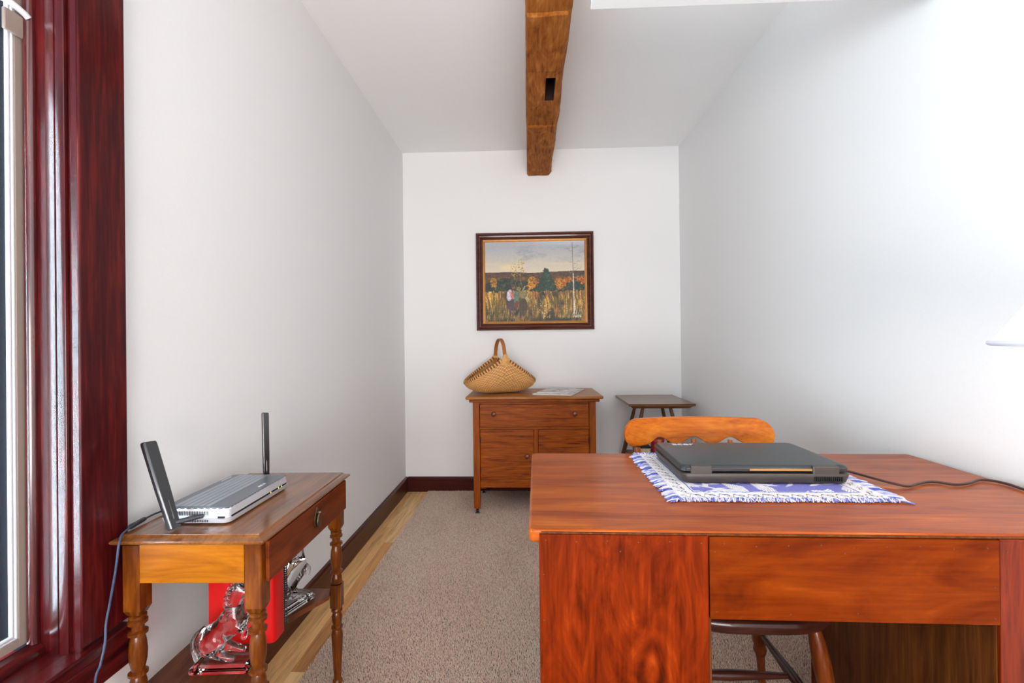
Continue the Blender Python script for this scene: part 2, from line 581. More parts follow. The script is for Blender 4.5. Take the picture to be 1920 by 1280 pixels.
board('baseboard_left', 0, 'base_y', lambda bm, pr: prism(bm, [(XL + 0.0005 + a, h) for a, h in pr], YF + 0.01, YB - 0.0005, 'xz'))
board('baseboard_back', 0, 'base_x', lambda bm, pr: prism(bm, [(YB - 0.0005 - a, h) for a, h in pr][::-1], XL + 0.019, XR - 0.019, 'yz'))
board('baseboard_right', 0, 'base_y', lambda bm, pr: prism(bm, [(XR - 0.0005 - a, h) for a, h in pr][::-1], YF + 0.01, YB - 0.0005, 'xz'))

# ------------------------------------------------------------------ side window
win = bpy.data.objects.new('window_1', None)
COL.objects.link(win)
win['kind'] = 'structure'
CX = -0.896
mkbox('casing', (XL + 0.0005, CX, WY1 - 0.004, 1.003, WZ0 + 0.008, WZ1 + 0.1), 'cherry_v', win, bevel=0.0025)
mkbox('casing', (XL + 0.0005, CX, WY0 - 0.095, WY0 + 0.004, WZ0 + 0.008, WZ1 + 0.1), 'cherry_v', win, bevel=0.0025)
mkbox('head_casing', (XL + 0.0005, CX + 0.003, WY0 - 0.10, 1.008, WZ1 + 0.101, WZ1 + 0.2), 'cherry_y', win, bevel=0.0025)
for sgn, yj in ((1, WY1), (-1, WY0)):
    # stepped jamb profile: (x, inset from the rough opening)
    prof = [(-0.9005, 0.0), (-0.9005, 0.0045), (-0.911, 0.006), (-0.912, 0.0012), (-0.9195, 0.0012), (-0.920, 0.010), (-0.9255, 0.0125), (-0.9365, 0.0115),
            (-0.9395, 0.0065), (-0.9410, 0.0065), (-0.9425, 0.0095), (-0.952, 0.0085), (-0.964, 0.0055), (-0.965, 0.0),]
    bm = bmesh.new()
    pts = [(x, yj - sgn * d) for x, d in prof] + [(-0.965, yj + sgn * 0.001), (-0.9005, yj + sgn * 0.001)]
    prism(bm, pts if sgn > 0 else pts[::-1], WZ0, WZ1, 'xy')
    mk('jamb', bm, 'cherry_gloss', win, smooth=True, angle=30)
    bm = bmesh.new()
    cyl = [(-0.997 + 0.011 * math.cos(a), yj - sgn * 0.004 + 0.011 * math.sin(a)) for a in [2 * PI * k / 18 for k in range(18)]]
    prism(bm, cyl, WZ0 + 0.02, WZ1, 'xy')
    mk('stop_bead', bm, 'cherry_gloss', win, smooth=True)
    mkbox('jamb_board', (-1.012, -0.9655, yj - 0.0012, yj + 0.02, WZ0, WZ1) if sgn > 0 else (-1.012, -0.9655, yj - 0.02, yj + 0.0012, WZ0, WZ1), 'cherry_v', win)
    mkbox('dark_jamb_liner', (-1.16, -1.0125, yj - 0.001, yj + 0.02) + (WZ0, WZ1) if sgn > 0 else (-1.16, -1.0125, yj - 0.02, yj + 0.001, WZ0, WZ1), 'outer', win)  # outer jamb added near-black so the view past the screen stays dark
mkbox('head_jamb', (-1.16, -0.9, WY0, WY1, WZ1 - 0.012, WZ1 + 0.02), 'cherry_y', win)
# stool, apron and the stop along the sill
mkbox('sill', (-1.16, -0.884, WY0 - 0.10, 1.004, WZ0 - 0.026, WZ0), 'cherry_y', win, bevel=0.004)
mkbox('apron', (XL + 0.0005, -0.888, WY0 - 0.08, 1.002, 0.388, WZ0 - 0.0265), 'cherry_y', win, bevel=0.003)
bm = bmesh.new()
prism(bm, [(-1.0005, WZ0), (-0.976, WZ0), (-0.977, WZ0 + 0.008), (-0.985, WZ0 + 0.018), (-1.0005, WZ0 + 0.022)], WY0 + 0.002, WY1 - 0.002, 'xz')
mk('sill_stop', bm, 'cherry_y', win, smooth=True)
# aluminium sash with screen
bm = bmesh.new()
SY0, SY1, SZ0, SZ1 = WY0 + 0.006, WY1 - 0.007, WZ0 + 0.023, WZ1 - 0.02
w = 0.017
box(bm, -1.0350, -1.0060, SY1 - w, SY1, SZ0, SZ1)
box(bm, -1.0350, -1.0060, SY0, SY0 + w, SZ0, SZ1)
box(bm, -1.0350, -1.0060, SY0 + w, SY1 - w, SZ0, SZ0 + w)
box(bm, -1.0350, -1.0060, SY0 + w, SY1 - w, SZ1 - w, SZ1)
sash = mk('sash', bm, 'sash', win, bevel=0.001)
bm = bmesh.new()
a, d = w + 0.0003, w + 0.0081
for k, xx in ((0, -1.0075), (1, -1.0110)):
    a2, d2 = a + k * 0.0044, a + k * 0.0044 + 0.0034
    box(bm, xx - 0.008, xx, SY1 - d2, SY1 - a2, SZ0 + a2, SZ1 - a2)
    box(bm, xx - 0.008, xx, SY0 + a2, SY0 + d2, SZ0 + a2, SZ1 - a2)
    box(bm, xx - 0.008, xx, SY0 + d2, SY1 - d2, SZ0 + a2, SZ0 + d2)
    box(bm, xx - 0.008, xx, SY0 + d2, SY1 - d2, SZ1 - d2, SZ1 - a2)
mk('glazing_bead', bm, 'sash_w', win, bevel=0.0008)
bm = bmesh.new()
x_a, x_b = -1.035, -1.0195
box(bm, x_a, x_b, SY1 - d, SY1 - a, SZ0 + a, SZ1 - a)
box(bm, x_a, x_b, SY0 + a, SY0 + d, SZ0 + a, SZ1 - a)
box(bm, x_a, x_b, SY0 + d, SY1 - d, SZ0 + a, SZ0 + d)
box(bm, x_a, x_b, SY0 + d, SY1 - d, SZ1 - d, SZ1 - a)
mk('dark_backing', bm, 'outer', win)  # dark boxes added behind the beads to hide their brightly lit backs
mkbox('insect_screen', (-1.0185, -1.0180, SY0 + d, SY1 - d, SZ0 + d, SZ1 - d), 'screen', win)
mkbox('pane', (-1.0350, -1.0315, SY0 + d, SY1 - d, SZ0 + d, SZ1 - d), 'pane', win)
bm = bmesh.new()
box(bm, -1.0055, -0.9985, SY1 - 0.040, SY1 + 0.0, 1.700, 1.742)
mk('screen_clip', bm, 'sash', win, bevel=0.002)
bm = bmesh.new()
tube(bm, smooth_path([(-1.0080, SY1 - 0.05, 1.758), (-1.0000, SY1 - 0.03, 1.757), (-0.9930, SY1 - 0.012, 1.748), (-0.9910, SY1 - 0.004, 1.742)], 16), 0.006, 8)
mk('screen_clip', bm, 'sash_w', win, smooth=True)
bm = bmesh.new()
tube(bm, smooth_path([(-1.0250, SY1 - 0.12, 1.79), (-1.0250, SY1 - 0.075, 1.76), (-1.0250, SY1 - 0.045, 1.705), (-1.0250, SY1 - 0.032, 1.69)], 20), 0.006, 8)
mk('latch', bm, 'sash_w', win, smooth=True)

# unseen window added behind the camera, opening enlarged for even light
w2 = bpy.data.objects.new('window_rear_fill', None)
COL.objects.link(w2)
w2['kind'] = 'structure'
for d in ((RX0, RX0 + 0.06, RZ0, RZ1), (RX1 - 0.06, RX1, RZ0, RZ1), (RX0 + 0.06, RX1 - 0.06, RZ0, RZ0 + 0.06), (RX0 + 0.06, RX1 - 0.06, RZ1 - 0.06, RZ1),
          (0.08, 0.12, RZ0 + 0.06, RZ1 - 0.06)):
    mkbox('window_frame', (d[0], d[1], YF - 0.10, YF - 0.02, d[2], d[3]), 'cherry_v', w2, bevel=0.003)
mkbox('window_sill', (RX0 - 0.05, RX1 + 0.05, YF + 0.0005, YF + 0.06, RZ0 - 0.03, RZ0), 'cherry_v', w2, bevel=0.003)

# ------------------------------------------------------------------ carpet
CXL, CZ = -0.745, 0.010
carpet = thing('carpet', 'taupe cut-pile carpet covering most of the floor', 'carpet')
mkbox('backing', (CXL, XR - 0.02, YF + 0.02, YB - 0.024, 0.0003, CZ - 0.004), 'carpet_base', carpet)
sp = 0.0042
gx, gy = np.meshgrid(np.arange(CXL + 0.001, XR - 0.022, sp), np.arange(0.95, YB - 0.026, sp), indexing='ij')
n = gx.size
px = gx.ravel() + RNG.uniform(-.5, .5, n) * sp
py = gy.ravel() + RNG.uniform(-.5, .5, n) * sp
tone = vnoise(px * 3.0 + 9, py * 1.2, 3) * 0.6 + vnoise(px * 9, py * 4, 8) * 0.4
lean = vnoise(px * 2.2, py * 1.1, 21) * 2 * PI
feet = [(-0.337, 2.941), (0.393, 2.941), (-0.337, 3.339), (0.393, 3.339)] + [(0.528 + sx * 0.19, 1.275 + sy) for sx in (-1, 1) for sy in (-0.205, 0.205)] \
    + [(0.818 + sx * 0.232, 3.125 + sy * 0.195) for sx in (-1, 1) for sy in (-1, 1)] + [(-0.604, 0.99), (-0.604, 1.418)]
keep = np.ones(n, bool)
for fx, fy in feet:
    keep &= (px - fx) ** 2 + (py - fy) ** 2 > (0.019 if fy > 2.9 and fx < 0.5 else 0.024) ** 2
for x0, x1 in ((0.0, 0.34), (0.765, 1.09)):          # under the desk pedestals
    keep &= ~((px > x0) & (px < x1) & (py < 1.37))
px, py = px[keep], py[keep]
tone, lean = tone[keep], lean[keep]
n = len(px)
hgt = RNG.uniform(0.006, 0.0105, n)
ang = RNG.uniform(0, 2 * PI, n)
rad = sp * 0.72
V = np.zeros((n, 4, 3), np.float32)
for k in range(3):
    V[:, k, 0] = px + rad * np.cos(ang + k * 2 * PI / 3)
    V[:, k, 1] = py + rad * np.sin(ang + k * 2 * PI / 3)
    V[:, k, 2] = CZ - 0.005
V[:, 3, 0] = px + 0.0012 * np.cos(lean) + RNG.normal(0, 0.0016, n)
V[:, 3, 1] = py + 0.0012 * np.sin(lean) + RNG.normal(0, 0.0016, n)
V[:, 3, 2] = CZ - 0.005 + hgt
idx = np.arange(n)[:, None] * 4
Fc = np.concatenate([idx + np.array([0, 1, 3]), idx + np.array([1, 2, 3]), idx + np.array([2, 0, 3])])
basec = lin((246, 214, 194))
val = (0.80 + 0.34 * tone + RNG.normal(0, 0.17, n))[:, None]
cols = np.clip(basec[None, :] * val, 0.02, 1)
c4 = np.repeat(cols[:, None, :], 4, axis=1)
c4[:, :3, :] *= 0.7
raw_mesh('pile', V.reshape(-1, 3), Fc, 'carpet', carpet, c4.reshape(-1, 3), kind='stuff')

# ------------------------------------------------------------------ ceiling beam
beam = thing('ceiling_beam', 'rough hewn brown timber beam with a mortise hole running along the ceiling', 'beam', (0, 0, 2.305))
bx0, bx1, byn, byf, bh = 0.0, 0.176, -1.6, YB - 0.0005, ZC - 2.305 - 0.0005
hx0, hx1, hy0, hy1 = 0.092, 0.138, 2.145, 2.345
xs = [0.008, 0.03, 0.06, hx0, 0.115, hx1, 0.148, 0.158]
scores = [-1.2, -0.7, -0.2, 0.3, 0.8, 1.25, 1.72, 1.95, 2.09, 2.40, 2.62, 2.88]
ys = sorted(set([round(v, 3) for v in np.arange(byn, byf, 0.045)] + [hy0, hy1, byf] + scores + [s + 0.012 for s in scores]))
ys = [v for i, v in enumerate(ys) if i == 0 or v - ys[i - 1] > 0.004 or v in (hy0, hy1, byf)]
bm = bmesh.new()

def zoff(x, y):
    k = sum(1 for s in scores if s < y)
    st = ((k * 37) % 7 - 3) * 0.0019
    nt_ = 0.006 if 3.02 < y < 3.06 and x < 0.12 else 0
    return st + 0.004 * mnoise.noise(Vector((x * 14, y * 5, 1.3))) + 0.0025 * mnoise.noise(Vector((x * 40, y * 14, 5))) + nt_

cols_v = []
for y in ys:
    wl = 0.004 * mnoise.noise(Vector((0, y * 3, 7))) + 0.002 * mnoise.noise(Vector((0, y * 17, 2)))
    wr = 0.006 * mnoise.noise(Vector((4, y * 3, 9))) + 0.003 * mnoise.noise(Vector((4, y * 19, 4)))
    row = [bm.verts.new((bx0 + wl, y, bh)), bm.verts.new((bx0 + wl, y, 0.012 + 0.003 * mnoise.noise(Vector((1, y * 9, 1)))))]
    for x in xs:
        row.append(bm.verts.new((x, y, zoff(x, y) if hx0 - 0.001 > x or x > hx1 + 0.001 or not hy0 - 0.01 < y < hy1 + 0.01 else 0)))
    row += [bm.verts.new((bx1 + wr, y, 0.026 + 0.008 * mnoise.noise(Vector((2, y * 5, 3))))), bm.verts.new((bx1 + wr, y, bh))]
    cols_v.append(row)
m_ = len(cols_v[0])
ih0, ih1 = xs.index(hx0) + 2, xs.index(hx1) + 2
hole_edges = []
for j in range(len(ys) - 1):
    inside = hy0 - 1e-4 <= ys[j] and ys[j + 1] <= hy1 + 1e-4
    for i in range(m_ - 1):
        if inside and ih0 <= i < ih1:
            continue
        a, c = cols_v[j], cols_v[j + 1]
        bm.faces.new((a[i], a[i + 1], c[i + 1], c[i]))
    a, c = cols_v[j], cols_v[j + 1]
    bm.faces.new((a[m_ - 1], a[0], c[0], c[m_ - 1]))
bm.faces.new(cols_v[0])
bm.faces.new(cols_v[-1][::-1])
bmesh.ops.recalc_face_normals(bm, faces=bm.faces[:])
mk('timber', bm, 'beam', beam)
bm = bmesh.new()
q = [(hx0, hy0), (hx1, hy0), (hx1, hy1), (hx0, hy1)]
lo = [bm.verts.new((x, y, 0.0)) for x, y in q]
hi = [bm.verts.new((x, y, 0.085)) for x, y in q]
for i in range(4):
    bm.faces.new((lo[i], hi[i], hi[(i + 1) % 4], lo[(i + 1) % 4]))
bm.faces.new(hi)
mk('mortise', bm, 'dark_hole', beam)

# white panel hanging below the ceiling by the right wall
pn = thing('overhead_panel', 'white panel dropped from the ceiling beside the bare right wall', 'panel', (0.629, 1.25, 1.992))
mkbox('board', (-0.45, 0.45, -0.02, 0.02, 0.012, 0.15), 'white', pn, bevel=0.002)
for x_ in (-0.40, 0.40):
    mkbox('hanger', (x_ - 0.004, x_ + 0.004, -0.004, 0.004, 0.1502, ZC - 1.992 - 0.0005), 'white', pn)
mkbox('edge_strip', (-0.4505, 0.4505, -0.0235, 0.0235, 0.0, 0.0118), 'white', pn, bevel=0.002)

# ------------------------------------------------------------------ framed painting
PXc, PZc, PW, PH = 0.048, 1.531, 0.854, 0.710
pic = thing('framed_painting', 'framed autumn landscape painting with two figures hung above the washstand', 'painting', (PXc, YB - 0.0008, PZc))

def ring(name, w0, h0, w1, h1, prof, mat):
    """mitred frame between outer (w0,h0) and inner (w1,h1) half sizes; prof: list of (t, depth)"""
    bm = bmesh.new()
    loops = []
    for t, dpt in prof:
        hw, hh = w0 + (w1 - w0) * t, h0 + (h1 - h0) * t
        loops.append([bm.verts.new((sx * hw, -dpt, sz * hh)) for sx, sz in ((-1, -1), (1, -1), (1, 1), (-1, 1))])
    for a, c in zip(loops, loops[1:]):
        for i in range(4):
            bm.faces.new((a[i], a[(i + 1) % 4], c[(i + 1) % 4], c[i]))
    bmesh.ops.recalc_face_normals(bm, faces=bm.faces[:])
    return mk(name, bm, mat, pic)

f_in = 0.048
ring('frame', PW / 2, PH / 2, PW / 2 - f_in, PH / 2 - f_in,
     [(0, 0), (0, 0.022), (0.08, 0.027), (0.28, 0.024), (0.34, 0.019), (0.44, 0.021), (0.62, 0.019), (0.66, 0.014), (0.78, 0.016), (0.95, 0.013), (1, 0.008), (1, 0.0)], 'frame')
ring('gilt_slip', PW / 2 - f_in, PH / 2 - f_in, PW / 2 - f_in - 0.017, PH / 2 - f_in - 0.017,
     [(0, 0.002), (0, 0.011), (0.7, 0.009), (0.8, 0.006), (1, 0.0055), (1, 0.002)], 'gold')
cw, ch_ = PW / 2 - f_in - 0.016, PH / 2 - f_in - 0.016
NU, NV = 340, 272
uu, vv = np.meshgrid(np.linspace(0, 1, NU), np.linspace(0, 1, NV), indexing='ij')
A_ = 1.257

def mixc(c, col, k):
    k = np.clip(k, 0, 1)[..., None]
    return c * (1 - k) + np.asarray(col, float) * k

def n2(su, sv, seed):
    return vnoise(uu * su, vv * sv, seed)

cl = n2(5, 12, 1) * 0.5 + n2(12, 30, 2) * 0.3 + n2(40, 60, 3) * 0.2
sky = mixc(np.tile(np.array([222., 208, 182]), (NU, NV, 1)), (176, 178, 184), np.clip((vv - 0.62) / 0.30, 0, 1))
sky = mixc(sky, (146, 148, 156), np.clip((cl - 0.5) * 3.0, 0, 1) * np.clip(1 - abs(vv - 0.86) / 0.15, 0, 1))
sky = mixc(sky, (196, 204, 212), np.clip((vv - 0.93) / 0.07, 0, 1) * np.clip((uu - 0.25) * 1.6, 0, 0.9))
sky = mixc(sky, (236, 214, 168), np.clip((n2(4, 18, 9) - 0.55) * 4, 0, 0.8) * np.clip((0.78 - vv) / 0.1, 0, 1))
C = sky
hill = 0.612 + 0.012 * n2(6, 1, 4) + 0.012 * np.clip((uu - 0.6) * 2, 0, 1) - 0.01 * np.exp(-((uu - 0.45) / 0.1) ** 2)
C = np.where((vv < hill)[..., None], mixc(np.tile(np.array([66., 50, 48]), (NU, NV, 1)), (98, 72, 52), n2(40, 40, 5)), C)
tr_ = 0.545 + 0.02 * n2(16, 1, 6)
t1 = mixc(np.tile(np.array([122., 80, 34]), (NU, NV, 1)), (74, 58, 34), np.clip(n2(26, 22, 7) * 1.8 - 0.4, 0, 1))
C = np.where((vv < tr_)[..., None], t1, C)
low = 0.475 + 0.05 * n2(11, 1, 12) + 0.04 * np.exp(-((uu - 0.2) / 0.1) ** 2)
t2 = mixc(np.tile(np.array([34., 44, 34]), (NU, NV, 1)), (72, 84, 58), np.clip(n2(60, 50, 13) * 2 - 0.9, 0, 1))
C = np.where((vv < low)[..., None], t2, C)

def blob(C, cu, cv, ru, rv, col, seed, edge=0.55, col2=None):
    d = ((uu - cu) / ru) ** 2 + ((vv - cv) / rv) ** 2 + (vnoise(uu * 45, vv * 45, seed) - 0.5) * edge * 2
    k = np.clip((1 - d) * 4, 0, 1)
    cc = np.asarray(col, float)
    base = np.tile(cc, (NU, NV, 1))
    base = mixc(base, col2 if col2 is not None else cc * 0.6, np.clip(vnoise(uu * 110, vv * 90, seed + 1) * 2.2 - 0.7, 0, 1))
    return C * (1 - k[..., None]) + base * k[..., None]

for a in [(0.085, 0.47, 0.035, 0.09, (196, 138, 30), 31), (0.475, 0.47, 0.055, 0.085, (216, 146, 28), 32), (0.52, 0.49, 0.04, 0.05, (176, 104, 30), 33),
          (0.745, 0.47, 0.05, 0.075, (214, 134, 28), 34), (0.83, 0.49, 0.05, 0.06, (204, 112, 28), 35), (0.97, 0.50, 0.06, 0.05, (206, 110, 36), 36),
          (0.03, 0.36, 0.08, 0.12, (36, 54, 44), 37), (0.9, 0.43, 0.09, 0.06, (44, 66, 52), 38), (0.1, 0.33, 0.05, 0.06, (40, 58, 44), 39)]:
    C = blob(C, *a)
k = np.clip((0.092 * np.clip((0.675 - vv) / 0.2, 0, 1) ** 0.7 - abs(uu - 0.615) + (n2(60, 60, 41) - 0.5) * 0.035) * 60, 0, 1) * (vv > 0.33) * (vv < 0.67)
C = mixc(C, (34, 58, 46), k)
C = mixc(C, (74, 104, 84), k * np.clip(n2(90, 70, 42) * 2 - 1.1, 0, 1) * (uu > 0.6))
# field of grass
fld = 0.345 + 0.05 * n2(50, 1, 51) + 0.02 * n2(120, 1, 52)
wu = uu + 0.035 * (vnoise(uu * 7, vv * 5, 58) - .5) + 0.10 * (vv - 0.2) * (vnoise(uu * 11, vv * 2, 59) - .5)
st = vnoise(wu * 95, vv * 9, 53)
st2 = vnoise(wu * 150 - vv * 9, vv * 12, 54)
st3 = vnoise(wu * 210 + vv * 14, vv * 16, 153)
g = np.tile(np.array([124., 92, 34]), (NU, NV, 1))
g = mixc(g, (224, 164, 58), np.clip(st * 2.8 - 1.1, 0, 1) * np.clip(0.35 + vv * 2.6, 0, 1))
g = mixc(g, (66, 74, 34), np.clip(st2 * 2.6 - 1.05, 0, 1) * np.clip(1.15 - vv * 2.4, 0, 1))
g = mixc(g, (44, 38, 24), np.clip(n2(22, 9, 55) * 2.4 - 1.25, 0, 1))
g = mixc(g, (176, 84, 40), np.clip(n2(14, 6, 56) * 3 - 2.0, 0, 1) * np.clip(st * 2 - .4, 0, 1))
g = mixc(g, (226, 186, 104), np.clip(st3 * 4 - 2.9, 0, 0.9))
g = mixc(g, (38, 44, 26), np.clip(2.6 - st3 * 9, 0, 0.8) * np.clip(1 - vv * 2, 0, 1))
g = mixc(g, (40, 38, 26), np.clip((0.05 - vv) * 30, 0, 1) * np.clip(n2(18, 10, 57) * 2 - 0.5, 0, 1))
C = np.where((vv < fld)[..., None], g, C)
# thin yellow tree
for cu, v0, v1, sc_ in ((0.305, 0.5, 0.70, 0.05), (0.365, 0.5, 0.78, 0.035)):
    C = mixc(C, (150, 128, 84), (np.clip(1 - abs(uu - cu - 0.01 * np.sin(vv * 20)) / 0.003, 0, 1)) * (vv > 0.42) * (vv < v1))
    k = np.clip(1 - ((uu - cu) / sc_) ** 2 - ((vv - (v0 + v1) / 2 - 0.05) / (v1 - v0) * 2) ** 2, 0, 1)
    C = mixc(C, (186, 150, 54), (n2(90, 80, 61) > 0.66) * np.clip(k * 4, 0, 0.85))
# pale bare tree
tx = 0.878 + 0.018 * (1 - vv)
C = mixc(C, (214, 206, 190), np.clip((0.0045 + 0.003 * (1 - vv) - abs(uu - tx)) * 500, 0, 1) * (vv > 0.08) * (vv < 0.6))
C = mixc(C, (110, 98, 84), np.clip((0.0035 - abs(uu - tx)) * 500, 0, 1) * (vv >= 0.6) * (vv < 0.985))
for bv_, ln, sl in ((0.9, 0.06, .7), (0.86, -0.065, -.8), (0.7, 0.075, .8), (0.72, -0.04, -.7), (0.62, 0.085, .6), (0.6, -0.05, -.4), (0.53, 0.10, .35), (0.64, 0.05, 1.2)):
    s_ = 1 if ln > 0 else -1
    dd = (uu - tx) * s_
    C = mixc(C, (150, 132, 110), np.clip((0.004 - abs(vv - bv_ - dd * abs(sl) - 0.008 * np.sin(dd * 160))) * 400, 0, 1) * (dd > 0) * (dd < abs(ln)))
# figures and donkey
def ell(C, cu, cv, ru, rv, col, rot=0.0):
    du, dv = (uu - cu) * A_, vv - cv
    c_, s_ = math.cos(rot), math.sin(rot)
    d = ((du * c_ + dv * s_) / ru) ** 2 + ((-du * s_ + dv * c_) / rv) ** 2
    return mixc(C, col, np.clip((1.1 - d) * 6, 0, 1))

C = ell(C, 0.262, 0.20, 0.038, 0.105, (74, 58, 66))
C = ell(C, 0.245, 0.33, 0.036, 0.072, (206, 196, 204), -0.15)
C = ell(C, 0.268, 0.33, 0.018, 0.055, (204, 112, 112), 0.2)
C = ell(C, 0.284, 0.435, 0.021, 0.028, (150, 92, 62))
C = ell(C, 0.278, 0.446, 0.022, 0.016, (88, 56, 40))
C = ell(C, 0.312, 0.30, 0.030, 0.085, (86, 122, 112))
C = ell(C, 0.315, 0.21, 0.022, 0.05, (120, 52, 40))
C = ell(C, 0.338, 0.41, 0.028, 0.025, (132, 116, 54))
C = ell(C, 0.385, 0.33, 0.045, 0.062, (128, 116, 74), 0.5)
C = ell(C, 0.42, 0.28, 0.026, 0.030, (172, 160, 106))
C = ell(C, 0.39, 0.415, 0.010, 0.035, (160, 146, 104), -0.5)
C = ell(C, 0.385, 0.18, 0.050, 0.11, (70, 56, 38))
k = np.clip((st2 - 0.55) * 4, 0, 1) * (vv < 0.14) * (uu > 0.2) * (uu < 0.45)
C = mixc(C, (150, 118, 70), k)
for _ in range(26):
    C = ell(C, random.gauss(0.605, 0.035), random.uniform(0.02, 0.22), 0.0048, 0.0048, (226, 204, 170))
for _ in range(16):
    cu = random.uniform(0.80, 0.97)
    dd = uu - cu
    C = mixc(C, (206, 196, 170), np.clip((0.0028 - abs(dd - (vv - 0.05) * random.uniform(-0.5, 0.5))) * 400, 0, 0.6) * (vv > 0.04) * (vv < random.uniform(0.08, 0.2)))
for k_ in range(9):
    C = ell(C, 0.885 + k_ * 0.009, 0.055 + 0.006 * math.sin(k_ * 2.1), 0.004, 0.006, (220, 216, 206))
dab = vnoise(uu * 120, vv * 95, 201) - .5
C = C * (1 + 0.45 * dab[..., None] * (vv < 0.6)[..., None]) + RNG.normal(0, 5, (NU, NV, 1))
C = lin(np.clip(C, 0, 255))
vert = np.stack([(uu * 2 - 1) * cw, np.full_like(uu, -0.0045), (vv * 2 - 1) * ch_], -1).reshape(-1, 3)
cf = grid_faces(NU, NV)
raw_mesh('canvas', vert, cf, 'paint', pic, C.reshape(-1, 3))

# ------------------------------------------------------------------ washstand (oak commode on casters)
ws = thing('washstand', 'oak washstand with a wide drawer above two doors, against the back wall', 'washstand', (0.028, 2.92, 0), 0)
bw, dpt, top, z0 = 0.386, 0.44, 0.712, 0.045
po = 0.042
for sx in (-1, 1):
    for y0 in (0.0, dpt - po):
        x0, x1 = (-bw, -bw + po) if sx < 0 else (bw - po, bw)
        mkbox('post', (x0, x1, y0, y0 + po, 0.040, top), 'oak_v', ws, bevel=0.002)
        cst = bmesh.new()
        xc, yc = (x0 + x1) / 2, y0 + po / 2
        lathe(cst, [(0.005, 0.026), (0.0055, 0.034), (0.008, 0.0398)], xc, yc, 12)
        tube(cst, [(xc - 0.007, yc, 0.0225), (xc + 0.007, yc, 0.0225)], 0.0155, 14)
        mk('caster', cst, 'iron', ws, smooth=True)
    xo = -bw + 0.006 if sx < 0 else bw - 0.018
    mkbox('side_panel', (xo, xo + 0.012, po + 0.0005, dpt - po - 0.0005, 0.20, top), 'oak_v', ws)
mkbox('back_panel', (-bw + po + .0005, bw - po - .0005, dpt - 0.02, dpt - 0.008, 0.20, top), 'oak_v', ws)
ix = bw - po - 0.0005
mkbox('top_rail', (-ix, ix, 0.006, 0.03, 0.698, top - 0.0005), 'oak_x', ws)
mkbox('middle_rail', (-ix, ix, 0.004, 0.03, 0.538, 0.553), 'oak_x', ws, bevel=0.0015)
mkbox('bottom_rail', (-ix, ix, 0.005, 0.03, 0.172, 0.224), 'oak_x', ws, bevel=0.0015)
mkbox('floor_board', (-ix, ix, 0.031, dpt - 0.022, 0.20, 0.212), 'oak_x', ws)
mkbox('center_stile', (-0.003, 0.024, 0.004, 0.03, 0.2245, 0.5375), 'oak_v', ws, bevel=0.0015)

def knob(parent, x, z, y=0.0, r=0.0155, mat='knob'):
    bm = bmesh.new()
    mt = Matrix.Translation((x, y, z)) @ Matrix.Rotation(R(90), 4, 'X')
    lathe(bm, [(r * .55, 0), (r * .42, 0.006), (r * .55, 0.010), (r * .95, 0.014), (r, 0.019), (r * .9, 0.024), (r * .5, 0.027), (0.001, 0.028)], 0, 0, 18, mtx=mt)
    return mk('knob', bm, mat, parent, smooth=True)

dr = mkbox('drawer', (-ix + .002, ix - .002, 0.002, 0.022, 0.5545, 0.6965), 'oak_x', ws, bevel=0.002)
knob(dr, -0.254, 0.636, 0.002)
knob(dr, 0.254, 0.636, 0.002)
d1 = mkbox('door', (-ix + .002, -0.0045, 0.0025, 0.022, 0.226, 0.536), 'oak_x', ws, bevel=0.002)
knob(d1, -0.046, 0.372, 0.0025)
d2 = mkbox('door', (0.0255, ix - .002, 0.0025, 0.022, 0.226, 0.536), 'oak_x', ws, bevel=0.002)
knob(d2, 0.066, 0.372, 0.0025)
for dd, xx in ((d1, -ix + 0.002), (d2, ix - 0.002)):
    for zz in (0.28, 0.47):
        mkbox('hinge', (xx - 0.0035, xx + 0.0035, -0.0015, 0.0023, zz - 0.02, zz + 0.02), 'iron', dd, bevel=0.001)
tb = bmesh.new()
cr = 0.02
def rrect(x0, x1, y0, y1, r, n=6):
    out = []
    for cx, cy, a0 in ((x1 - r, y0 + r, -90), (x1 - r, y1 - r, 0), (x0 + r, y1 - r, 90), (x0 + r, y0 + r, 180)):
        for i in range(n + 1):
            a = R(a0 + 90 * i / n)
            out.append((cx + r * math.cos(a), cy + r * math.sin(a)))
    return out
prism(tb, rrect(-0.428, 0.428, -0.045, dpt + 0.025, 0.012), 0.7315, 0.7505)
mk('top', tb, 'oak_top', ws, bevel=0.006, seg=3)
mkbox('top_molding', (-0.408, 0.408, -0.024, dpt + 0.005, 0.7125, 0.731), 'oak_x', ws, bevel=0.006, seg=3)

# ------------------------------------------------------------------ basket on the washstand
bk = thing('wicker_basket', 'woven splint basket with tall hoop handle on the washstand', 'basket', (-0.195, 3.115, 0.7515), R(20))
a_, b_, zlo, zhi = 0.245, 0.125, 0.075, 0.235

def rim_pt(t):
    cxx = abs(math.cos(t))
    return Vector((a_ * math.cos(t), b_ * math.sin(t), zlo + (zhi - zlo) * (1 - cxx ** 0.95)))

NT, NS = 960, 150
tt = np.linspace(0, 2 * PI, NT, endpoint=False)
ss = np.linspace(0, 1, NS)
TT, SS = np.meshgrid(tt, ss, indexing='ij')
zr = zlo + (zhi - zlo) * (1 - np.abs(np.cos(TT)) ** 0.95)
rho = np.cos(SS * PI / 2) ** 0.62 * (1 + 0.10 * np.sin(SS * PI) * np.abs(np.sin(TT)))
zz = zr * (1 - np.sin(SS * PI / 2) ** 1.15)
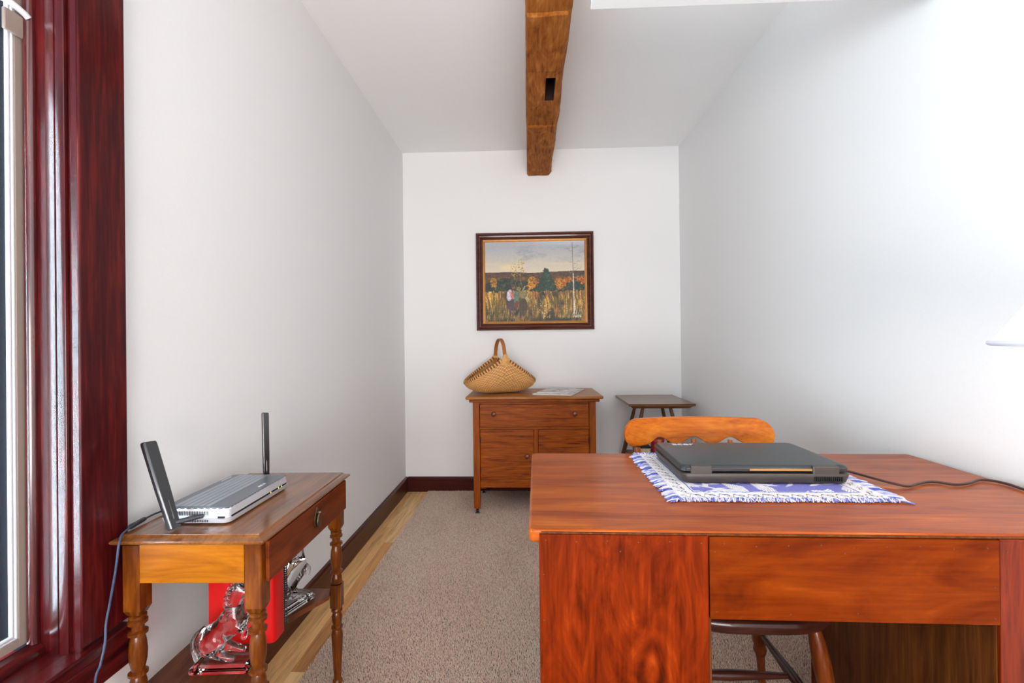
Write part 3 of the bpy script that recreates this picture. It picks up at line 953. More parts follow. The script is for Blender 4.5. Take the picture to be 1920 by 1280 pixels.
# over-under weave: ribs every few degrees, weavers running rim to base
wv_ = np.sin(TT * 56) * np.sign(np.sin(SS * PI * 26))
ridge = np.abs(np.sin(SS * PI * 26)) ** 0.6
disp = 0.0016 * wv_ * ridge + 0.0008 * ridge
fade = np.clip(1 - SS * 0.3, 0, 1)
X = a_ * np.cos(TT) * rho
Y = b_ * np.sin(TT) * rho
nrm = np.stack([np.cos(TT) / a_ * b_ * 1.5, np.sin(TT), -0.35 - SS], -1)
nrm /= np.linalg.norm(nrm, axis=-1, keepdims=True)
Pw = np.stack([X, Y, zz + 0.0025], -1) + nrm * (disp * fade)[..., None]
tonew = np.clip(0.58 + 0.42 * ridge * (0.5 + 0.5 * wv_) + 0.30 * (ridge - 0.5) + 0.10 * (vnoise(TT * 60, SS * 40, 71) - 0.5) + 0.12 * (vnoise(TT * 3, SS * 20, 72) - .5), 0.25, 1.2)
cw_ = lin((236, 176, 106))[None, None, :] * (tonew[..., None] ** 1.4)
body = raw_mesh('woven_body', Pw.reshape(-1, 3), grid_faces(NT, NS, True), 'wicker', bk, cw_.reshape(-1, 3), smooth=True)
sol = body.modifiers.new('solid', 'SOLIDIFY')
sol.thickness = 0.003
sol.offset = 1.0
# wrapped rim: alternating light and dark splints
NW = 168
vs_, fs_, cs_ = [], [], []
for k in range(NW):
    t0 = 2 * PI * k / NW
    for (ta, tb_) in ((t0, t0 + 2 * PI / NW * 0.9),):
        dark = k % 2
        col = lin((120, 68, 28)) if dark else lin((222, 170, 100))
        base_i = len(vs_)
        for t in (ta, (ta + tb_) / 2, tb_):
            p = rim_pt(t)
            tan = (rim_pt(t + 0.01) - rim_pt(t - 0.01)).normalized()
            out = tan.cross(Vector((0, 0, 1))).normalized()
            up = out.cross(tan)
            bulge = 1.0 if t == (ta + tb_) / 2 else 0.86
            if dark:
                bulge *= 0.9
            for q_ in range(8):
                a = 2 * PI * q_ / 8
                v = p + (out * math.cos(a) * 0.0062 + up * math.sin(a) * 0.0135) * bulge + Vector((0, 0, 0.0))
                vs_.append(v[:])
                cs_.append(col)
        for r_ in range(2):
            for q_ in range(8):
                i0 = base_i + r_ * 8
                fs_.append((i0 + q_, i0 + (q_ + 1) % 8, i0 + 8 + (q_ + 1) % 8, i0 + 8 + q_))
raw_mesh('rim_wrapping', vs_, fs_, 'wicker', bk, np.array(cs_), kind='stuff')
bm = bmesh.new()
tube(bm, [rim_pt(2 * PI * k / 120) for k in range(121)], 0.005, 8)
M['hoop'] = plain('bent_oak_hoop', srgb(168, 102, 44), 0.4, coat=0.2, var=0.12, nscale=12)
mk('rim_hoop', bm, 'hoop', bk, smooth=True)
hp = [Vector((0, -0.117 * (1 if s < 0 else 1) * math.cos(R(an)) if False else -0.113 * math.cos(R(an)), 0.205 + 0.155 * math.sin(R(an)) ** 0.85)) for s, an in [(0, k) for k in range(0, 181, 6)]]
hp = [Vector((0, -0.112, 0.150))] + hp + [Vector((0, 0.112, 0.150))]
bm = bmesh.new()
vr = []
for i, p in enumerate(hp):
    t = (hp[min(i + 1, len(hp) - 1)] - hp[max(i - 1, 0)]).normalized()
    nn = Vector((1, 0, 0)).cross(t)
    vr.append([bm.verts.new(p + Vector((sx * 0.0125, 0, 0)) + nn * sn * 0.0022) for sx, sn in ((-1, -1), (1, -1), (1, 1), (-1, 1))])
for a, c in zip(vr, vr[1:]):
    for i in range(4):
        bm.faces.new((a[i], a[(i + 1) % 4], c[(i + 1) % 4], c[i]))
bm.faces.new(vr[0][::-1])
bm.faces.new(vr[-1])
bmesh.ops.recalc_face_normals(bm, faces=bm.faces[:])
mk('handle', bm, 'hoop', bk, bevel=0.0008, seg=1)
M['splint'] = plain('pale_splint', srgb(216, 162, 92), 0.55, var=0.12, nscale=60)
for sy in (-1, 1):
    for zz_ in (0.168, 0.243):
        yy = 0.1135 * sy
        mkbox('handle_binding', (-0.0145, 0.0145, yy - 0.005, yy + 0.005, zz_ - 0.014, zz_ + 0.014), 'splint', bk, bevel=0.002)
    # woven diamond "ear" where handle and rim cross
    bm = bmesh.new()
    y_ = sy * 0.1325
    pts = [(0, 0.262), (0.034, 0.222), (0.0, 0.178), (-0.034, 0.222)]
    ctr = bm.verts.new((0, y_ + sy * 0.006, 0.222))
    vv_ = [bm.verts.new((p[0], y_ - sy * (0.006 if i != 2 else -0.004), p[1])) for i, p in enumerate(pts)]
    for i in range(4):
        bm.faces.new((ctr, vv_[i], vv_[(i + 1) % 4]))
    bk_f = bm.verts.new((0, y_ - sy * 0.010, 0.222))
    for i in range(4):
        bm.faces.new((bk_f, vv_[(i + 1) % 4], vv_[i]))
    bmesh.ops.recalc_face_normals(bm, faces=bm.faces[:])
    mk('handle_lashing', bm, 'splint', bk)

# ------------------------------------------------------------------ magazines on the washstand
def magazine(label, cx, cy, z, w_, l_, h, rz, seed, tint):
    o = thing('magazine', label, 'magazine', (cx, cy, z), rz)
    mkbox('pages', (-w_ / 2, w_ / 2, -l_ / 2, l_ / 2, 0, h - 0.0006), 'paper', o, bevel=0.0015)
    nu, nv = 60, 80
    u2, v2 = np.meshgrid(np.linspace(0, 1, nu), np.linspace(0, 1, nv), indexing='ij')
    c = np.tile(np.array(tint, float), (nu, nv, 1))
    nn = vnoise(u2 * 4, v2 * 6, seed)[..., None]
    c = c * (0.8 + 0.35 * nn)
    c = c * (1 - 0.35 * (vnoise(u2 * 9, v2 * 13, seed + 1) > 0.62)[..., None])
    c = np.where(((vnoise(u2 * 3, v2 * 5, seed + 2) > 0.62) & (v2 < 0.8))[..., None], c * np.array([1.0, 0.86, 0.84]), c)
    v = np.stack([(u2 - .5) * (w_ - 0.004), (v2 - .5) * (l_ - 0.004), np.full_like(u2, h)], -1).reshape(-1, 3)
    raw_mesh('cover', v, grid_faces(nu, nv), 'mat_gloss', o, lin(np.clip(c, 0, 255)).reshape(-1, 3))
M['mat_gloss'] = attr_mat('glossy_cover', 0.3, 0.2)
magazine('large thin magazine lying flat on the washstand beneath a smaller one', 0.200, 3.110, 0.751, 0.255, 0.37, 0.007, R(-19), 4, (214, 208, 204))
magazine('smaller glossy magazine lying on top of another on the washstand', 0.188, 3.115, 0.7585, 0.20, 0.29, 0.006, R(-16), 14, (196, 188, 190))

# ------------------------------------------------------------------ plant stand in the corner
sd = thing('plant_stand', 'square-topped dark brown plant stand with splayed legs in the back corner', 'plant stand', (0.818, 3.125, 0), R(-1))
hw, hd, tz = 0.202, 0.248, 0.70
bm = bmesh.new()
for (z, ins) in ((tz - 0.030, 0.026), (tz - 0.017, 0.010), (tz - 0.0155, 0.0), (tz, 0.0)):
    pass
loops = [[bm.verts.new((sx * (hw - ins), sy * (hd - ins), z)) for sx, sy in ((-1, -1), (1, -1), (1, 1), (-1, 1))]
         for z, ins in ((tz - 0.031, 0.03), (tz - 0.019, 0.014), (tz - 0.016, 0.012), (tz - 0.0155, 0.0), (tz, 0.0))]
for a, c in zip(loops, loops[1:]):
    for i in range(4):
        bm.faces.new((a[i], a[(i + 1) % 4], c[(i + 1) % 4], c[i]))
bm.faces.new(loops[0][::-1])
bm.faces.new(loops[-1])
mk('top', bm, 'stand', sd, bevel=0.0012, seg=1)
for sx in (-1, 1):
    for sy in (-1, 1):
        bm = bmesh.new()
        p0, p1 = Vector((sx * 0.085, sy * 0.105, tz - 0.0315)), Vector((sx * 0.232, sy * 0.195, 0.0115))
        tube(bm, [p0, p0.lerp(p1, 0.3), p0.lerp(p1, 0.6), p1], [0.0105, 0.0135, 0.0145, 0.010], 14)
        mk('leg', bm, 'stand', sd, smooth=True)
SHZ = 0.318
mkbox('lower_shelf', (-0.160, 0.160, -0.140, 0.140, SHZ, SHZ + 0.014), 'stand', sd, bevel=0.002)
# things on its lower shelf, glimpsed between the chair spindles
bx_ = thing('storage_box', 'small ribbed beige box with dark lid on the lower shelf of the plant stand', 'box', (0.725, 3.06, SHZ + 0.0145))
M['beige'] = plain('beige_straw', srgb(202, 184, 148), 0.8, var=0.15, nscale=90)
M['redtin'] = plain('red_patterned', srgb(168, 44, 50), 0.4, var=0.6, nscale=70)
bm = bmesh.new()
box(bm, -0.05, 0.05, -0.04, 0.04, 0, 0.062)
for i in range(9):
    x = -0.046 + i * 0.0115
    box(bm, x - 0.002, x + 0.002, -0.0425, -0.0401, 0.002, 0.06)
mk('body', bm, 'beige', bx_, bevel=0.001, seg=1)
mkbox('lid', (-0.053, 0.053, -0.0435, 0.0435, 0.0622, 0.075), 'iron', bx_, bevel=0.003)
tin = thing('patterned_tin', 'red patterned tin on the lower shelf of the plant stand beside a beige box', 'tin', (0.835, 3.075, SHZ + 0.0145))
bm = bmesh.new()
lathe(bm, [(0.040, 0), (0.042, 0.004), (0.042, 0.092), (0.040, 0.094)], seg=28)
mk('body', bm, 'redtin', tin, smooth=True)
bm = bmesh.new()
lathe(bm, [(0.0435, 0.0945), (0.0445, 0.098), (0.0445, 0.112), (0.041, 0.117), (0.01, 0.119)], seg=28)
mk('lid', bm, 'redtin', tin, smooth=True)

# ------------------------------------------------------------------ desk
DZ = 0.755
dk = thing('desk', 'glossy reddish wooden kneehole desk seen from its nailed plywood back', 'desk', (0.0, 0.822, 0), R(-1.0))
DW, DD = 1.070, 0.568          # local: x 0..DW, y 0..DD
bm = bmesh.new()
prism(bm, rrect(-0.004, DW, 0, DD, 0.012), DZ - 0.024, DZ)
mk('top', bm, 'desk_top', dk, bevel=0.005, seg=3)
FZ = DZ - 0.0245
PZ = DZ - 0.0065
FY = -0.0065
lp0, lp1, rp0, rp1 = 0.014, 0.311, 0.779, DW - 0.012
cz = 0.0065
mkbox('back_panel', (lp0 + 0.001, lp1 - 0.0065, FY, -0.0003, cz + 0.006, PZ), 'desk_panel', dk, bevel=0.0008, seg=1)
mkbox('back_panel', (rp0 + 0.0005, rp1, FY, -0.0003, cz + 0.006, PZ), 'desk_panel_r', dk, bevel=0.0008, seg=1)
mkbox('modesty_panel', (lp1 - 0.0045, rp0 - 0.001, FY - 0.0015, -0.0003, 0.607, PZ - 0.001), 'desk_modesty', dk, bevel=0.0008, seg=1)
mkbox('trim_strip', (lp0 + 0.004, rp1, -0.0032, -0.0003, PZ + 0.0004, PZ + 0.0030), 'desk_inner', dk)
for x0, x1 in ((lp0, lp0 + 0.018), (lp1 - 0.018, lp1), (rp0, rp0 + 0.018), (rp1 - 0.018, rp1)):
    mkbox('side_panel', (x0, x1, 0.0002, DD - 0.045, cz, FZ), 'desk_inner' if x0 in (rp0, lp1 - 0.018) else 'desk_panel_r', dk, bevel=0.001, seg=1)
for x0, x1 in ((lp0, lp1), (rp0, rp1)):
    mkbox('plinth', (x0 + 0.0185, x1 - 0.0185, 0.03, DD - 0.05, cz, 0.06), 'desk_inner', dk)
    for k in range(3):
        za = 0.065 + k * 0.222
        d_ = mkbox('drawer', (x0 + 0.003, x1 - 0.003, DD - 0.044, DD - 0.024, za, za + 0.215), 'desk_modesty', dk, bevel=0.003)
        bmk = bmesh.new()
        mt = Matrix.Translation(((x0 + x1) / 2, DD - 0.024, za + 0.11)) @ Matrix.Rotation(R(-90), 4, 'X')
        lathe(bmk, [(0.008, 0), (0.006, 0.006), (0.014, 0.014), (0.015, 0.02), (0.01, 0.025), (0.001, 0.026)], seg=16, mtx=mt)
        mk('knob', bmk, 'knob', d_, smooth=True)
mkbox('center_drawer', (lp1 + 0.003, rp0 - 0.003, DD - 0.044, DD - 0.024, 0.64, FZ - 0.004), 'desk_modesty', dk, bevel=0.003)
# nails holding the plywood
bm = bmesh.new()
lathe(bm, [(0.0014, 0.0), (0.0012, 0.0005), (0.0005, 0.0007)], seg=8, mtx=Matrix.Rotation(R(90), 4, 'X'))
nail0 = None
MY = FY - 0.0015
spots = [(lp0 + 0.012 + i * (lp1 - lp0 - 0.03) / 5, FY, PZ - 0.010 - 0.002 * (i % 2)) for i in range(6)]
spots += [(0.155, FY, PZ - 0.028), (lp0 + 0.008, FY, PZ - 0.07), (lp0 + 0.008, FY, PZ - 0.15), (lp0 + 0.009, FY, PZ - 0.27), (lp1 - 0.014, FY, 0.57), (lp1 - 0.014, FY, 0.42)]
spots += [(lp1 + 0.02 + i * (rp0 - lp1 - 0.04) / 8, MY, PZ - 0.012 - 0.002 * ((i * 5) % 3)) for i in range(9)]
spots += [(0.53, MY, PZ - 0.026), (lp1 + 0.004, MY, PZ - 0.026), (lp1 + 0.006, MY, 0.62), (0.44, MY, 0.618), (0.55, MY, 0.622), (0.67, MY, 0.62), (0.77, MY, 0.618), (0.77, MY, 0.67)]
spots += [(rp0 + 0.012, FY, PZ - 0.02), (rp0 + 0.09, FY, PZ - 0.016)]
for s in spots:
    if nail0 is None:
        nail0 = mk('nail', bm, 'nail', dk, smooth=True)
        nail0.location = s
    else:
        clone(nail0, dk, s)

# ------------------------------------------------------------------ woven mat on the desk
mt_ = thing('place_mat', 'blue and white woven fringed mat under the laptop', 'mat', (0.525, 1.160, DZ + 0.0006), R(-0.5))
MW, MD = 0.216, 0.192
NU, NV = 330, 270
uu, vv = np.meshgrid(np.linspace(0, 1, NU), np.linspace(0, 1, NV), indexing='ij')
white, blue = np.array([236., 234, 236]), np.array([112., 118, 206])
C = np.tile(white, (NU, NV, 1))
fu, fv = uu * MW * 2 * 100, vv * MD * 2 * 100          # centimetres
# white leaf sprays and hatched flowers on a blue ground
blue = np.array([122., 124, 200])
C = np.tile(blue, (NU, NV, 1))
for k in range(150):
    cu, cv, an = random.uniform(0, MW * 200), random.uniform(0, MD * 200), random.uniform(0, 2 * PI)
    L_, W_ = random.uniform(1.6, 3.4), random.uniform(0.35, 0.8)
    if k < 22:
        L_, W_ = random.uniform(3.0, 4.6), random.uniform(1.5, 2.4)
    du, dv = fu - cu, fv - cv
    a1 = du * math.cos(an) + dv * math.sin(an)
    a2 = -du * math.sin(an) + dv * math.cos(an) + 0.10 * (a1 * a1) * random.choice((-1, 1)) / L_
    shp = np.clip(1 - np.abs(a1) / L_, 0, 1) ** 0.7 * W_ - np.abs(a2)
    C = mixc(C, white, np.clip(shp * 7, 0, 1))
    if k < 22:
        ht = np.abs(np.sin(a2 * 5.5 + np.abs(a1) * 2.2))
        C = mixc(C, (96, 100, 150), np.clip((0.42 - ht) * 4, 0, 0.85) * (shp > 0.12))
    else:
        C = mixc(C, (120, 122, 186), np.clip((0.06 - np.abs(a2)) * 14, 0, 0.8) * (shp > 0.08))
leaf = (C[..., 0] > 200).astype(float)
# border band with scrolls
bd = np.minimum(np.minimum(fu, MW * 200 - fu), np.minimum(fv, MD * 200 - fv))
bdu = np.minimum(fu, MW * 200 - fu) <= np.minimum(fv, MD * 200 - fv)
alng = np.where(bdu, fv, fu)
inb = bd < 4.6
C = np.where(inb[..., None], white, C)
scr = bd - 2.2 - 0.75 * np.sin(alng * 2.1) - 0.35 * np.sin(alng * 4.2 + 1)
C = mixc(C, (60, 62, 78), np.clip((0.19 - np.abs(scr)) * 9, 0, 0.9) * (bd > 0.7) * (bd < 3.9))
C = mixc(C, (60, 62, 78), np.clip((0.12 - np.abs(np.hypot((alng % 3.0) - 1.5, bd - 2.2) - 0.5)) * 12, 0, 0.85))
C = mixc(C, (64, 86, 168), np.clip((0.17 - np.abs(bd - 4.3)) * 16, 0, 1))
C = mixc(C, (150, 152, 160), np.clip((0.07 - np.abs(bd - 0.45)) * 20, 0, 1))
C += RNG.normal(0, 7, (NU, NV, 1))
hz = 0.0035 + 0.0006 * vnoise(fu * 0.5, fv * 0.5, 44) + 0.0009 * (leaf > 0.05)
vert = np.stack([(uu * 2 - 1) * MW, (vv * 2 - 1) * MD, hz], -1).reshape(-1, 3)
wob = (vnoise(vv * 5, uu * 0, 2) - .5) * 0.004
raw_mesh('cloth', vert, grid_faces(NU, NV), 'mat', mt_, lin(np.clip(C, 0, 255)).reshape(-1, 3), smooth=True)
mkbox('underside', (-MW, MW, -MD, MD, 0.0002, 0.0028), 'paper', mt_)
# fringe
vs_, fs_, cs_ = [], [], []
def strand(p0, d, length, lift, r, col):
    p0 = Vector(p0)
    d = Vector(d).normalized()
    side = d.cross(Vector((0, 0, 1))).normalized()
    K = 4
    b0 = len(vs_)
    for k in range(K):
        t = k / (K - 1)
        c = p0 + d * length * t + Vector((0, 0, lift * math.sin(t * PI * 0.85) - 0.0028 * t * 0.9))
        c.z = max(c.z, r * 1.05)
        rr = r * (1.0 if k < K - 1 else 0.8)
        for sx, sz in ((-1, 0), (0, 1), (1, 0), (0, -1)):
            vs_.append((c + side * sx * rr + Vector((0, 0, sz * rr)))[:])
            cs_.append(col)
    for k in range(K - 1):
        for q_ in range(4):
            i0 = b0 + k * 4
            fs_.append((i0 + q_, i0 + (q_ + 1) % 4, i0 + 4 + (q_ + 1) % 4, i0 + 4 + q_))
    fs_.append((b0 + 12, b0 + 13, b0 + 14, b0 + 15))
def yarn_col(k):
    pal = [(232, 228, 234), (112, 124, 206), (160, 172, 224), (214, 208, 224), (84, 104, 190), (236, 222, 222)]
    return lin(pal[int(k) % 6]) * random.uniform(0.85, 1.1)
for i in range(620):                       # short clipped tufts on the long edges
    for sy in (-1, 1):
        x = random.uniform(-MW - 0.006, MW + 0.006)
        strand((x, sy * (MD - 0.004), 0.0032), (random.uniform(-.8, .8), sy * 1.0, 0), random.uniform(0.009, 0.017), random.uniform(0.001, 0.006), 0.0011,
               yarn_col(random.choice([0, 1, 0, 4, 3, 1, 5, 2])))
for i in range(330):                       # longer strands on the short edges, swept sideways
    for sx in (-1, 1):
        y = random.uniform(-MD - 0.002, MD + 0.002)
        band = int((y + 5) * 70 + random.random() * 0.6)
        strand((sx * (MW - 0.004), y, 0.0032), (sx * 1.0, random.uniform(-.9, -.2), 0), random.uniform(0.024, 0.036), random.uniform(0.0, 0.004), 0.0012,
               yarn_col([0, 1, 0, 2, 3, 4, 0, 2][band % 8]))
raw_mesh('fringe', vs_, fs_, 'yarn', mt_, np.array(cs_), kind='stuff')

# ------------------------------------------------------------------ laptop
LX, LY = 0.530, 1.062
lt = thing('laptop', 'closed black laptop with its hinge side turned away from the chair', 'laptop', (LX, LY, DZ + 0.0068), R(-1.0))
lw, ld = 0.188, 0.258
bm = bmesh.new()
loops = []
for z, ins in ((0.0, 0.010), (0.003, 0.006), (0.020, 0.001), (0.0225, 0.003)):
    loops.append([bm.verts.new((x, y, z)) for x, y in rrect(-lw + ins, lw - ins, ins * 0.7, ld - ins, 0.016)])
for a, c in zip(loops, loops[1:]):
    for i in range(len(a)):
        bm.faces.new((a[i], a[(i + 1) % len(a)], c[(i + 1) % len(a)], c[i]))
bm.faces.new(loops[0][::-1])
bm.faces.new(loops[-1])
base = mk('base', bm, 'base_pl', lt, smooth=True, angle=50)
for sx in (-0.15, 0.15):
    for yy in (0.03, 0.22):
        bmf = bmesh.new()
        lathe(bmf, [(0.006, -0.0009), (0.006, -0.0001)], sx, yy, 12)
        mk('rubber_foot', bmf, 'vent', base)
for i in range(14):
    x = 0.106 + i * 0.0045
    mkbox('vent_slot', (x - 0.0014, x + 0.0014, -0.0006, 0.004, 0.006, 0.0165), 'vent', base, bevel=0.0005, seg=1)
bm = bmesh.new()
loops = []
for z, ins in ((0.0245, 0.004), (0.027, 0.001), (0.034, 0.0015), (0.0385, 0.006), (0.0392, 0.011)):
    loops.append([bm.verts.new((x, y, z)) for x, y in rrect(-lw + ins, lw - ins, 0.006 + ins, ld - ins, 0.014)])
for a, c in zip(loops, loops[1:]):
    for i in range(len(a)):
        bm.faces.new((a[i], a[(i + 1) % len(a)], c[(i + 1) % len(a)], c[i]))
bm.faces.new(loops[0][::-1])
bm.faces.new(loops[-1])
lid = mk('lid', bm, 'lid', lt, smooth=True, angle=50)
mkbox('bezel_trim', (-lw + 0.012, lw - 0.012, 0.0045, 0.0085, 0.0262, 0.0345), 'black_plastic', lid, bevel=0.0015)
for x0, x1 in ((-0.166, -0.118), (0.102, 0.160)):
    mkbox('hinge', (x0, x1, 0.0015, 0.018, 0.0185, 0.0398), 'base_pl', lt, bevel=0.003)
M['goldtrim'] = plain('bronze_strip', srgb(196, 140, 74), 0.3, metal=0.5)
mkbox('accent_strip', (-0.035, 0.1015, 0.0035, 0.0046, 0.0285, 0.0325), 'goldtrim', lid, bevel=0.0004, seg=1)
fc = bpy.data.curves.new('logo', 'FONT')
fc.body = 'acer'
fc.size = 0.034
fc.extrude = 0.0002
fo = bpy.data.objects.new('logo_curve', fc)
COL.objects.link(fo)
dg = bpy.context.evaluated_depsgraph_get()
lm = bpy.data.meshes.new_from_object(fo.evaluated_get(dg))
bpy.data.objects.remove(fo)
lm.name = 'logo'
lm.materials.clear()
lm.materials.append(M['mark'])
lg = bpy.data.objects.new('logo', lm)
COL.objects.link(lg)
lg.parent = lid
lg.location = (-0.145, ld - 0.040, 0.0395)
# laptop power cord over the desk
cord = thing('power_cord', 'dark brown laptop power cord lying across the desk to the right wall', 'cord')
lz = DZ + 0.0043
bm = bmesh.new()
pc = [(0.742, 1.155, DZ + 0.0165), (0.770, 1.132, DZ + 0.0120), (0.787, 1.092, DZ + 0.0105), (0.806, 1.062, DZ + 0.0085), (0.832, 1.056, lz), (0.862, 1.070, lz), (0.896, 1.086, lz), (0.920, 1.087, lz), (0.943, 1.069, lz),
      (0.979, 1.076, lz), (1.028, 1.102, lz), (1.052, 1.096, lz), (1.060, 1.068, lz), (1.056, 1.035, lz), (1.058, 0.99, lz), (1.063, 0.96, lz), (1.075, 0.938, lz + 0.004), (1.0855, 0.922, lz - 0.002), (1.0865, 0.912, lz - 0.05), (1.0865, 0.90, 0.5), (1.0865, 0.895, 0.25), (1.0865, 0.89, 0.118)]
tube(bm, smooth_path(pc, 128), 0.0028, 8)
mk('cable', bm, 'cable_brown', cord, smooth=True)
bm = bmesh.new()
tube(bm, [(0.7245, 1.168, DZ + 0.0175), (0.731, 1.163, DZ + 0.0175), (0.746, 1.152, DZ + 0.0162), (0.757, 1.143, DZ + 0.0142)], [0.0048, 0.005, 0.0048, 0.0036], 10)
mk('plug', bm, 'vent', cord, smooth=True)

# ------------------------------------------------------------------ chair behind the desk
chn = thing('chair', 'honey-coloured wooden chair with a scalloped crest rail tucked under the desk', 'chair', (0.528, 1.275, 0))
# crest rail, curved in plan, scalloped beneath
bm = bmesh.new()
hlen, N = 0.231, 96
def crest_bow(x):
    return 0.245 - 0.055 * (abs(x) / hlen) ** 2
ringsv = []
for i in range(N + 1):
    x = -hlen + 2 * hlen * i / N
    e = abs(x) / hlen
    rr = 0.046
    dx = max(0, abs(x) - (hlen - rr))
    curve = rr - math.sqrt(max(0, rr * rr - dx * dx))
    zt = 0.837 - curve
    arch = sum(0.023 * math.exp(-((x - c) / 0.030) ** 2) for c in (-0.112, 0.0, 0.112))
    low_end = max(0, abs(x) - (hlen - 0.035))
    zb = 0.754 + arch + 0.035 * (1 - math.sqrt(max(0, 1 - (low_end / 0.035) ** 2)))
    zb = min(zb, zt - 0.002)
    y = crest_bow(x)
    th = 0.0105
    tilt = 0.20
    ringsv.append([bm.verts.new((x, y + (z - 0.742) * tilt + s * th, z)) for z, s in ((zb, -1), (zb + (zt - zb) * .5, -1), (zt, -1), (zt, 1), (zb + (zt - zb) * .5, 1), (zb, 1))])
for a, c in zip(ringsv, ringsv[1:]):
    for i in range(6):
        bm.faces.new((a[i], a[(i + 1) % 6], c[(i + 1) % 6], c[i]))
bm.faces.new(ringsv[0][::-1])
bm.faces.new(ringsv[-1])
bmesh.ops.recalc_face_normals(bm, faces=bm.faces[:])
mk('crest_rail', bm, 'chair', chn, smooth=True, bevel=0.003, angle=50)
# seat
bm = bmesh.new()
so = []
for i in range(64):
    a = 2 * PI * i / 64
    c_, s_ = math.cos(a), math.sin(a)
    ex = 0.62
    so.append((0.203 * math.copysign(abs(c_) ** ex, c_) * (1.0 - 0.06 * s_), 0.212 * math.copysign(abs(s_) ** ex, s_)))
loops = []
for z, sc in ((0.412, 0.90), (0.418, 0.965), (0.428, 1.0), (0.444, 0.995), (0.450, 0.97), (0.447, 0.80), (0.440, 0.5)):
    loops.append([bm.verts.new((x * sc, y * sc, z)) for x, y in so])
for a, c in zip(loops, loops[1:]):
    for i in range(64):
        bm.faces.new((a[i], a[(i + 1) % 64], c[(i + 1) % 64], c[i]))
bm.faces.new(loops[0][::-1])
bm.faces.new(loops[-1])
mk('seat', bm, 'chair_dark', chn, smooth=True, angle=60)
def turned(name, p0, p1, prof, mat, seg=14):
    p0, p1 = Vector(p0), Vector(p1)
    d = p1 - p0
    mt = Matrix.Translation(p0) @ d.to_track_quat('Z', 'Y').to_matrix().to_4x4()
    bm = bmesh.new()
    lathe(bm, [(r, h * d.length) for r, h in prof], seg=seg, mtx=mt)
    return mk(name, bm, mat, chn, smooth=True, angle=50)
for x in (-0.188, 0.188):
    turned('back_post', (x * 0.88, 0.165, 0.449), (x, crest_bow(x) + 0.003, 0.748), [(0.010, 0), (0.013, 0.1), (0.016, 0.4), (0.011, 0.55), (0.015, 0.6), (0.011, 0.65), (0.014, 0.85), (0.010, 1)], 'chair_v')
for x in (-0.112, 0.0, 0.112):
    turned('spindle', (x * 0.85, 0.18, 0.449), (x, crest_bow(x) + 0.003, 0.7675), [(0.008, 0), (0.010, 0.3), (0.012, 0.5), (0.009, 0.75), (0.0075, 1)], 'chair_v')
legp = [(0.012, 0), (0.018, 0.10), (0.020, 0.22), (0.019, 0.31), (0.014, 0.335), (0.025, 0.355), (0.025, 0.385), (0.014, 0.41), (0.020, 0.5), (0.021, 0.62), (0.016, 0.66), (0.020, 0.69), (0.013, 0.75), (0.010, 1.0)]
LT = {}
for sx in (-1, 1):
    for sy in (-1, 1):
        t0 = (sx * 0.138, -0.150 if sy < 0 else 0.140, 0.4115)
        t1 = (sx * 0.190, -0.205 if sy < 0 else 0.205, 0.0105)
        LT[(sx, sy)] = (Vector(t0), Vector(t1))
        turned('leg', t0, t1, legp, 'chair_leg')
def onleg(k, z):
    a, c = LT[k]
    return a.lerp(c, (a.z - z) / (a.z - c.z))
strp = [(0.007, 0), (0.012, 0.35), (0.014, 0.5), (0.012, 0.65), (0.007, 1)]
mids = []
for sx in (-1, 1):
    a, c = onleg((sx, -1), 0.175), onleg((sx, 1), 0.195)
    turned('side_stretcher', a.lerp(c, 0.06), a.lerp(c, 0.94), strp, 'chair_dark')
    mids.append(a.lerp(c, 0.5))
turned('cross_stretcher', mids[0].lerp(mids[1], 0.04), mids[0].lerp(mids[1], 0.96), strp, 'chair_dark')

# ------------------------------------------------------------------ side table by the window
st_ = thing('side_table', 'small antique side table with turned legs and one drawer beside the window', 'side table', (-0.7315, 1.202, 0), R(1.2))
hw, hl, TZ = 0.165, 0.252, 0.683           # half width (x), half length (y)
bm = bmesh.new()
loops = []
for z, ins in ((TZ - 0.018, 0.010), (TZ - 0.0165, 0.003), (TZ - 0.014, 0.0006), (TZ - 0.011, 0.0), (TZ - 0.0085, 0.0015), (TZ - 0.0075, 0.005), (TZ - 0.0062, 0.010), (TZ - 0.004, 0.0145), (TZ - 0.001, 0.017), (TZ, 0.0172)):
    loops.append([bm.verts.new((x, y, z)) for x, y in rrect(-hw + ins, hw - ins, -hl + ins, hl - ins, 0.003, 2)])
for a, c in zip(loops, loops[1:]):
    for i in range(len(a)):
        bm.faces.new((a[i], a[(i + 1) % len(a)], c[(i + 1) % len(a)], c[i]))
bm.faces.new(loops[0][::-1])
bm.faces.new(loops[-1])
mk('top', bm, 'table_top', st_, smooth=True, angle=28)
lh = 0.0185
lx, ly = 0.132, hl - 0.036
ZA = TZ - 0.0185
leg_prof = [(0.012, 0.5105), (0.0165, 0.507), (0.0165, 0.502), (0.0135, 0.4995), (0.0185, 0.496), (0.0185, 0.490), (0.0122, 0.487), (0.0122, 0.476), (0.0188, 0.472), (0.0188, 0.467), (0.0125, 0.463),
            (0.0155, 0.45), (0.0175, 0.43), (0.0165, 0.41), (0.0120, 0.388), (0.0185, 0.384), (0.0185, 0.379), (0.0125, 0.376), (0.0155, 0.365), (0.0165, 0.357), (0.014, 0.353), (0.018, 0.350), (0.012, 0.3455)][::-1]
